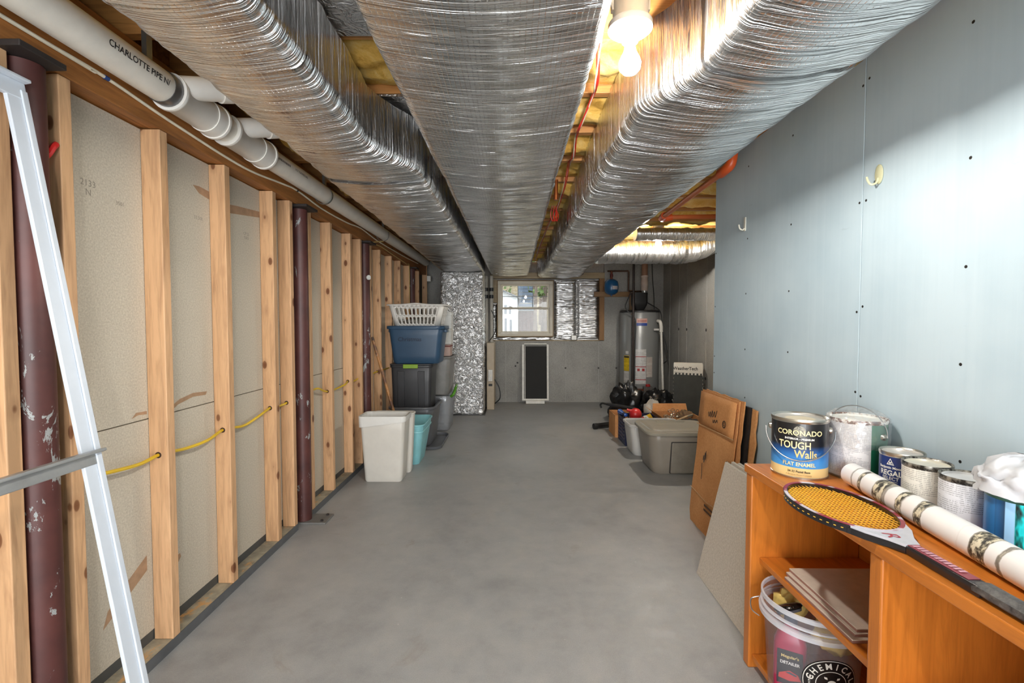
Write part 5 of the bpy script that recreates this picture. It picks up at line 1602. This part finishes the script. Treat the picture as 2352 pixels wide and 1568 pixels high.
text_flat('G', .026, scrib, p1, Matrix.Translation(lean(.115, .655, -.0082)) @ frame((0, 0, 0), (0, -1, 0), (.098, 0, 1)).to_3x3().to_4x4(), 'mark_letter', bold=.0006)
def scribble(pts, r_=.0016):
    MB().tube(smoothpath([lean(y, z, -.0062) for y, z in pts], 4), r_, 5).build('handwriting', scrib, p1)
scribble([(.33, .685), (.315, .66), (.305, .69), (.29, .66), (.28, .70), (.265, .665), (.25, .70), (.235, .67), (.22, .71)])
scribble([(.26, .65), (.25, .635), (.24, .655), (.225, .64), (.21, .66), (.20, .645)])
scribble([(.33, .40), (.325, .43), (.315, .39), (.31, .45), (.30, .41), (.30, .46)])
scribble([(.34, .38), (.33, .33), (.325, .29)])
for z in (.13, .155):
    MB().box(-.0085 + .078 * z / .795, -.0075 + .078 * z / .795, .10, .26, z, z + .012).build('print_bar', plain('dark_brown_print', (88, 60, 40), .8), p1, smooth=0)
for z in (.43, .47):
    MB().tube([lean(.002, z, -.003), lean(.045, z, -.003)], .006, 6).build('print_bar', scrib, p1)
lean_panel('cardboard_sheet', 'second flattened brown cardboard box just behind the handwritten one', 1.100, 2.425, 2.91, .800, 1.172, .006, card, 2)
bkb = plain('black_corrugated_plastic', (26, 26, 27), .45, bump=.3, bscale=40)
lean_panel('plastic_sheet', 'black plastic panel sandwiched between the leaning cardboard sheets', 1.118, 2.395, 2.90, .775, 1.184, .012, bkb, 3, .002, 'panel')
lean_panel('cardboard_sheet', 'rearmost torn brown cardboard sheet against the blue wall', 1.146, 2.360, 2.90, .765, 1.199, .010, card, 4, .014)

gt = tote('storage_tote', 'grey-brown lidded tote on the floor left of the cardboard', 'tote', 1.335, 3.965, 0, .56, .50, .335, plain('taupe_plastic', (148, 140, 129), .36, var=.08, nscale=6), taper=.86, rad=.085, lip=.014, liph=.02)
tau = plain('taupe_lid', (158, 151, 136), .4, var=.05)
lidr = lambda g, z, r_=.095: rr(.56 + g, .50 + g, r_, z)
MB().loft([lidr(.012, .318), lidr(.016, .322), lidr(.016, .338), lidr(.006, .345), lidr(-.06, .346), lidr(-.07, .352), lidr(-.10, .356), lidr(-.25, .357)]).build('lid', tau, gt, smooth=30)
MB().box(-.12, .12, .10, .118, .3565, .362).build('lid_ridge', tau, gt, smooth=0, bevel=.002)
MB().quad8([(-.107, -.2130, .010), (.132, -.2130, .010), (.132, -.198, .010), (-.107, -.198, .010), (-.102, -.2345, .270), (.137, -.2345, .270), (.137, -.21, .270), (-.102, -.21, .270)]).build('panel_groove', plain('dark_groove', (58, 54, 50), .6), gt, smooth=0, bevel=.012, seg=3)
MB().quad8([(-.10, -.2185, .012), (.125, -.2185, .012), (.125, -.200, .012), (-.10, -.200, .012), (-.095, -.2395, .262), (.13, -.2395, .262), (.13, -.21, .262), (-.095, -.21, .262)]).build('grip_panel', plain('taupe_panel', (138, 131, 120), .38), gt, smooth=0, bevel=.012, seg=3)
cl = tote('clear_bin', 'open cloudy white bin between the navy crate and the lidded tote', 'bin', 1.29, 4.435, 0, .50, .345, .285, clear('cloudy_white_plastic', (.95, .95, .95), gloss=.1, rough=.2, haze=.62, hazecol=(.80, .79, .76, 1)), taper=.88, rad=.05, lip=.012, rimm=plain('white_rim', (216, 214, 210), .35))
MB().box(-.19, .19, -.12, .12, .012, .17).build('white_contents', plain('white_papers', (220, 216, 206), .8, var=.12, nscale=40), cl, smooth=0, bevel=.01)
# navy crate
nc = thing('milk_crate', 'navy blue plastic crate with toys, behind the cloudy bin', 'crate', (1.25, 4.80, 0))
navy = plain('navy_crate_plastic', (28, 34, 66), .4)
m = MB()
w0, d0, H_ = .165, .150, .265
for sy in (-1, 1):
    holed_panel(m, (-w0, sy * d0, .01), (w0, sy * d0, .01), (w0, sy * d0, H_), (-w0, sy * d0, H_), 7, 6, (.78, .62), (.06, .06), (.05, .10), False)
for sx in (-1, 1):
    holed_panel(m, (sx * w0, -d0, .01), (sx * w0, d0, .01), (sx * w0, d0, H_), (sx * w0, -d0, H_), 6, 6, (.78, .62), (.06, .06), (.05, .10), False)
m.build('lattice_wall', navy, nc, smooth=0, solid=.006)
MB().box(-w0, w0, -d0, d0, 0, .0095).build('floor_grid', navy, nc, smooth=0)
MB().loft([rr(.342, .312, .01, H_ - .02), rr(.350, .320, .012, H_ - .018), rr(.350, .320, .012, H_ + .002), rr(.322, .292, .01, H_ + .002), rr(.322, .292, .01, H_ - .02)], False, False).build('rim', navy, nc, smooth=30)
bb = plain('toy_blue', (36, 84, 168), .3)
t = thing('toy_bat', 'blue plastic toy bat lying across the navy crate', 'toy', (1.094, 4.80, .2945)); t.rotation_euler = (0, R(90), R(94))
MB().lathe([(.001, -.11), (.016, -.105), (.018, .0), (.026, .08), (.026, .10), (.001, .11)], 16).build('bat', bb, t, smooth=50)
MB().lathe([(.019, -.09), (.019, -.04)], 16).build('grip_tape', plain('toy_grip', (24, 40, 80), .6), t)
t = thing('toy_ball', 'red plastic ball with handle sitting in the navy crate', 'toy', (1.222, 4.80, .222))
MB().lathe([(.062 * math.sin(math.pi * k / 12) + .0005, .062 - .062 * math.cos(math.pi * k / 12)) for k in range(13)], 24).build('ball', plain('toy_red', (206, 46, 46), .35), t, smooth=60)
MB().tube([(-.04, 0, .095), (-.085, .01, .105)], .014, 12).build('handle', plain('toy_red', (206, 46, 46), .35), t)
t = thing('toy_scoop', 'yellow plastic scoop in the navy crate beside the red ball', 'toy', (1.325, 4.82, .225)); t.rotation_euler = (0, R(62), R(-14))
MB().lathe([(.012, -.07), (.013, -.02), (.034, .01), (.036, .07), (.030, .075)], 18).build('scoop', plain('toy_yellow', (236, 186, 36), .4), t, smooth=50)
MB().tube([(0, 0, -.07), (0, 0, -.10)], .010, 10).build('grip', plain('toy_yellow', (236, 186, 36), .4), t)
t = thing('plastic_hook', 'white and red plastic hook hung on the crate rim', 'hook', (1.30, 4.640, .225))
MB().tube(smoothpath([(0, -.004, 0), (0, -.012, .04), (-.012, -.008, .066), (-.032, .0, .064), (-.038, .004, .048)], 5), .011, 10).build('hook', plain('white_plastic', (236, 234, 228), .4), t, smooth=50)
MB().tube([(-.034, .0, .058), (-.05, .004, .044)], .013, 10).build('red_tip', redp, t)
# open cardboard cartons
def open_box(label, cx, cy, w, d, h, rz=0, flaps=(1, 1), mat=None):
    t = thing('open_carton', label, 'box', (cx, cy, 0), rz, group='open cardboard cartons')
    mat = mat or card; q = .005
    for nm, b in (('side', (-w / 2, w / 2, -d / 2, -d / 2 + q, .005, h)), ('side', (-w / 2, w / 2, d / 2 - q, d / 2, .005, h)), ('side', (-w / 2, -w / 2 + q, -d / 2 + q + .0002, d / 2 - q - .0002, .005, h)), ('side', (w / 2 - q, w / 2, -d / 2 + q + .0002, d / 2 - q - .0002, .005, h)), ('bottom', (-w / 2, w / 2, -d / 2, d / 2, 0, .0048))):
        MB().box(*b).build(nm, mat, t, smooth=0)
    if flaps[0]:
        MB().quad8([(-w / 2, -d / 2 + .006, h + .0005), (-w / 2, d / 2 - .006, h + .0005), (-w / 2 + .004, d / 2 - .006, h + .0005), (-w / 2 + .004, -d / 2 + .006, h + .0005), (-w / 2 - .07, -d / 2 + .006, h + .05), (-w / 2 - .07, d / 2 - .006, h + .05), (-w / 2 - .067, d / 2 - .006, h + .052), (-w / 2 - .067, -d / 2 + .006, h + .052)]).build('flap', mat, t, smooth=0)
    if flaps[1]:
        MB().quad8([(-w / 2 + .01, d / 2 - .004, h + .0005), (w / 2 - .01, d / 2 - .004, h + .0005), (w / 2 - .01, d / 2, h + .0005), (-w / 2 + .01, d / 2, h + .0005), (-w / 2 + .02, d / 2 + .02, h + .08), (w / 2 - .02, d / 2 + .02, h + .08), (w / 2 - .02, d / 2 + .024, h + .08), (-w / 2 + .02, d / 2 + .024, h + .08)]).build('flap', mat, t, smooth=0)
    return t
open_box('brown open carton on the floor behind the navy crate', 1.19, 5.16, .26, .32, .235, 0, (0, 0))
open_box('wide brown open carton holding tools, behind the cloudy bin', 1.695, 4.99, .40, .40, .245, .0, (1, 1))
open_box('low dark carton right of the tool carton, near the foam mats', 1.66, 4.52, .20, .34, .20, 0, (0, 0), cardboard_mat('dark_kraft', (96, 66, 42), (120, 84, 54)))
# things in the cartons
t = thing('metal_chain', 'heap of silver chain links lying in the tool carton', 'chain', (1.62, 4.98, .15))
rg = random.Random(5)
lm = MB().lathe([(.016, -.003), (.019, 0), (.016, .003), (.013, 0), (.016, -.003)], 10, cap0=False, cap1=False)
for k in range(22):
    M_ = Matrix.Translation((rg.gauss(0, .04), rg.gauss(0, .04), .04 + abs(rg.gauss(0, .03)) + .02)) @ Matrix.Rotation(rg.uniform(0, 6), 4, 'X') @ Matrix.Rotation(rg.uniform(0, 6), 4, 'Z')
    MB().add([tuple(M_ @ Vector(p)) for p in lm.v], lm.f).build('link', plain('silver_links', (190, 184, 168), .3, .9), t)
crumple('paper_bundle', 'crumpled brown paper bundle in the tool carton', 'paper', (1.80, 5.02, .13), (.075, .10, .085), plain('brown_paper', (120, 96, 70), .85, bump=.4), 21, .35)
t = thing('wooden_rod', 'pale wooden rod with metal end resting across the cartons', 'rod', (1.56, 4.66, .235))
MB().tube([(0, 0, .0), (.15, .05, .045)], .010, 10).build('rod', plain('pale_stick', (196, 168, 130), .6), t)
MB().tube([(.15, .05, .045), (.21, .07, .06)], [.011, .008], 10).build('metal_tip', plain('silver_links', (190, 184, 168), .3, .9), t)
crumple('tool_pouch', 'black cloth tool pouch on top of the dark carton', 'pouch', (1.70, 4.56, .20), (.10, .11, .045), plain('black_cloth', (32, 28, 26), .8), 31, .3)
t = thing('hand_saw_tray', 'flat tray with orange handled tools beside the lidded tote', 'tool tray', (1.765, 4.20, .0))
MB().loft([rr(.20, .20, .02, 0), rr(.23, .24, .02, .24), rr(.222, .232, .02, .24), rr(.19, .19, .02, .19)]).build('tray', plain('dark_tray', (70, 72, 80), .4), t, smooth=30)
MB().tube([(-.08, -.02, .21), (.02, .05, .235)], .016, 10).build('tool_handle', plain('tool_orange', (206, 104, 44), .4), t)
MB().tube([(.01, -.05, .21), (.07, .04, .235)], .014, 10).build('tool_handle', plain('tool_orange', (206, 104, 44), .4), t)
crumple('plastic_bag', 'crumpled pale grocery bag behind the tool carton', 'bag', (1.60, 5.50, .0), (.11, .09, .17), plain('translucent_white_bag', (182, 176, 166), .5), 41, .35)
# black refuse bags and the black tube
blk = plain('black_refuse_film', (20, 20, 21), .28, var=.1)
crumple('refuse_bag', 'upright black refuse bag in front of the water heater, peak gathered', 'bag', (1.36, 5.82, .0), (.18, .15, .25), blk, 51, .36, 40, 24, 2.0)
crumple('refuse_bag', 'low slumped black refuse bag right of the upright one', 'bag', (1.79, 5.98, .0), (.20, .14, .20), blk, 57, .34, 40, 24, 2.2)
crumple('refuse_bag', 'small black refuse bag under the white relief pipe', 'bag', (2.09, 6.20, .0), (.09, .11, .155), blk, 63, .34, 36, 22, 2.2)
t = thing('black_tube', 'black tube lying on the floor left of the brown carton', 'tube', (.93, 5.40, .033))
MB().tube([(0, 0, 0), (.30, .16, 0)], .030, 18).build('tube', plain('black_tube_plastic', (26, 25, 24), .4), t)
MB().tube([(-.03, -.01, 0), (.012, .004, 0)], .0325, 18).build('end_cap', bk, t)
t = thing('umbrella', 'folded black umbrella lying across the top of the brown carton', 'umbrella', (1.06, 5.26, .268))
MB().tube([(-.03, .06, .03), (.06, .0, .02), (.24, -.13, .012)], [.012, .024, .02], 12).build('canopy', plain('black_nylon', (24, 24, 26), .55), t)
MB().tube(smoothpath([(-.03, .06, .03), (-.07, .087, .035), (-.09, .10, .015), (-.08, .095, -.02)], 5), .010, 10).build('handle', bk, t)
# foam mats
rz = R(-24)
fm = thing('foam_mat', 'dark grey interlocking foam mats standing against the white product box', 'mat', (1.95, 5.36, .0), rz)
fmm = plain('dark_foam', (58, 60, 58), .85, bump=.3, bscale=140)
def foam(y0, y1):
    W_, H_ = .30, .62
    teeth = 9; pts = []
    def edge_(p0, p1, nrm, n):
        out = []
        for k in range(n):
            for s1, d in ((.0, 0), (.22, 0), (.16, 1), (.62, 1), (.56, 0)):
                u = (k + s1) / n
                out.append((p0[0] + (p1[0] - p0[0]) * u + nrm[0] * .020 * d, p0[1] + (p1[1] - p0[1]) * u + nrm[1] * .020 * d))
        return out
    pts += [(-W_ / 2, 0), (W_ / 2, 0)]
    pts += edge_((W_ / 2, .0), (W_ / 2, H_), (1, 0), 14)
    pts += edge_((W_ / 2, H_), (-W_ / 2, H_), (0, 1), 8)
    pts += edge_((-W_ / 2, H_), (-W_ / 2, 0), (-.35, 0), 14)
    return MB().loft([[(x, y, z) for x, z in pts] for y in (y0, y1)])
for k in range(4):
    foam(-.014 * k, -.014 * k + .0125).build('mat_layer', fmm, fm, smooth=0)
# product box
wt = thing('product_box', 'tall white WeatherTech product box standing behind the foam mats', 'box', (2.035, 5.58, .0), R(-20))
wbx = plain('white_carton_print', (220, 214, 202), .6, var=.03)
MB().box(-.165, .155, -.06, .09, 0, .735).build('carton', wbx, wt, smooth=0, bevel=.004)
text_flat('WeatherTech', .052, plain('black_print', (46, 40, 34), .5), wt, frame((-.035, -.0612, .675), (1, 0, 0), (0, 0, 1)), bold=.0012, sx=.92)
text_flat('FloorLiner', .028, plain('grey_print', (150, 146, 140), .5), wt, frame((-.10, -.0612, .63), (1, 0, 0), (0, 0, 1)), sx=.9)
text_flat('||| || |||', .05, plain('grey_print', (150, 146, 140), .5), wt, frame((.1565, .02, .58), (0, 0, -1), (0, 1, 0)), 'side_print')
# ================================================================== OUTSIDE THE WINDOW
def leafy():
    t = NT('garden_foliage')
    v = t.coord(rnd=True)
    c = t.ramp(t.noise(v, 3, 4, .7), [(.3, srgb(56, 76, 38)), (.6, srgb(100, 122, 64)), (.8, srgb(140, 156, 100))])
    t.set(color=c, rough=.8); return t.m
leaf_m = leafy()
bark = plain('grey_bark', (104, 90, 80), .9, var=.3, nscale=8, bump=.4)
gnd = struct(MB().grid(lambda u, v: (-14 + 34 * u, 7.45 + 30 * v, .52 + .34 * v + 26 * max(0, v - .5) ** 2 + (.06 + .9 * max(0, v - .5)) * fb(u * 9, v * 9, 2)), 20, 20).build('ground_outside', plain('leaf_litter', (122, 108, 84), .95, var=.45, nscale=1.3, bump=.4), smooth=60))
h = thing('neighbour_house', 'white gabled house seen at left through the basement window', 'house', (-2.4, 15.0, .50))
wh = plain('white_siding', (214, 217, 222), .7, var=.03)
MB().add([(-3, 0, 0), (2.52, 0, 0), (2.52, 0, 1.50), (1.6, 0, 1.90), (-3, 0, 3.75), (-3, 5, 0), (2.52, 5, 0), (2.52, 5, 1.50), (1.6, 5, 1.90), (-3, 5, 3.75)],
         [(0, 1, 2, 3, 4), (9, 8, 7, 6, 5), (1, 6, 7, 2), (2, 7, 8, 3), (3, 8, 9, 4), (4, 9, 5, 0), (0, 5, 6, 1)]).build('wall', wh, h, smooth=0)
MB().quad8([(1.5, -.15, 1.93), (2.6, -.15, 1.45), (2.6, 5.2, 1.45), (1.5, 5.2, 1.93), (1.5, -.15, 1.97), (2.6, -.15, 1.49), (2.6, 5.2, 1.49), (1.5, 5.2, 1.97)]).build('roof', plain('grey_shingle', (120, 122, 126), .9), h, smooth=0)
for x0, x1, z0, z1 in ((2.08, 2.18, .98, 1.28), (2.23, 2.31, .98, 1.25), (2.09, 2.18, .22, .86), (2.25, 2.34, .20, .82)):
    w_ = MB().box(x0, x1, -.03, .005, z0, z1).build('window', plain('house_window_frame', (196, 196, 194), .6), h, smooth=0)
    MB().box(x0 + .012, x1 - .012, -.036, -.0305, z0 + .012, z1 - .012).build('pane', plain('dark_window_glass', (96, 100, 110), .3), w_, smooth=0)
sh = thing('garden_shed', 'brown board shed with blue grey roof seen through the basement window', 'shed', (1.02, 18, .60))
for k in range(4):
    MB().box(-.84 + .145 * k, -.84 + .145 * k + .135, 0, .05, -.1, 1.05).build('board', plain('brown_board', (112, 90, 84), .9, var=.25, nscale=4), sh, smooth=0)
MB().box(-.85, -.27, .051, 2, -.1, 1.06).build('wall', plain('brown_wall', (92, 74, 66), .9), sh, smooth=0)
for k in range(7):
    MB().box(-.86, -.24, -.12 + .2 * k, .09 + .2 * k, 1.07 + .15 * k, 1.07 + .15 * k + .12).build('roof_board', plain('blue_grey_roof', (96, 108, 124), .8), sh, smooth=0)
def tree(x, y, h_, r, lab, seed, crown=True, gz=.62):
    t = thing('garden_tree', lab, 'tree', (x, y, gz))
    lean = (seed % 3 - 1) * .06
    MB().tube([(0, 0, -.3), (lean * h_ * .3, 0, h_ * .35), (lean * h_ * .5, .1, h_ * .7), (lean * h_, 0, h_)], [r * 1.2, r, r * .8, r * .4], 8).build('trunk', bark, t, smooth=60)
    if crown:
        rg = random.Random(seed); m = MB()
        for k in range(420):
            a, b = rg.uniform(0, 6.28), rg.uniform(-1, 1)
            q = rg.uniform(.3, 1) * 1.5
            p = Vector((math.cos(a) * q * (1 - b * b) ** .5, math.sin(a) * q * (1 - b * b) ** .5, h_ * .78 + b * h_ * .42))
            s_ = rg.uniform(.07, .16)
            ax = Vector((rg.uniform(-1, 1), rg.uniform(-1, 1), rg.uniform(-1, 1))).normalized()
            b1 = ax.orthogonal().normalized() * s_; b2 = ax.cross(b1).normalized() * s_ * .6
            m.add([p - b1, p + b2, p + b1, p - b2], [(0, 1, 2, 3)])
        m.build('foliage', leaf_m, t, smooth=0)
tree(1.02, 16.0, 4.2, .07, 'leafy tree with straight trunk, nearest the right window jamb outside', 1)
tree(1.28, 21.5, 5.0, .11, 'tall pale leafy tree standing behind the shed outside the window', 2)
tree(.62, 15.3, 3.6, .05, 'thin leaning bare sapling in front of the shed outside the window', 5, crown=False)
tree(.82, 17.4, 4.6, .05, 'slim upright bare trunk right of the shed outside the window', 3, crown=False)
tree(1.55, 26, 6.0, .2, 'broad distant tree at the right edge of the window view', 4)
tree(-.9, 30.5, 6.2, .2, 'large distant tree behind the white house outside the window', 6)
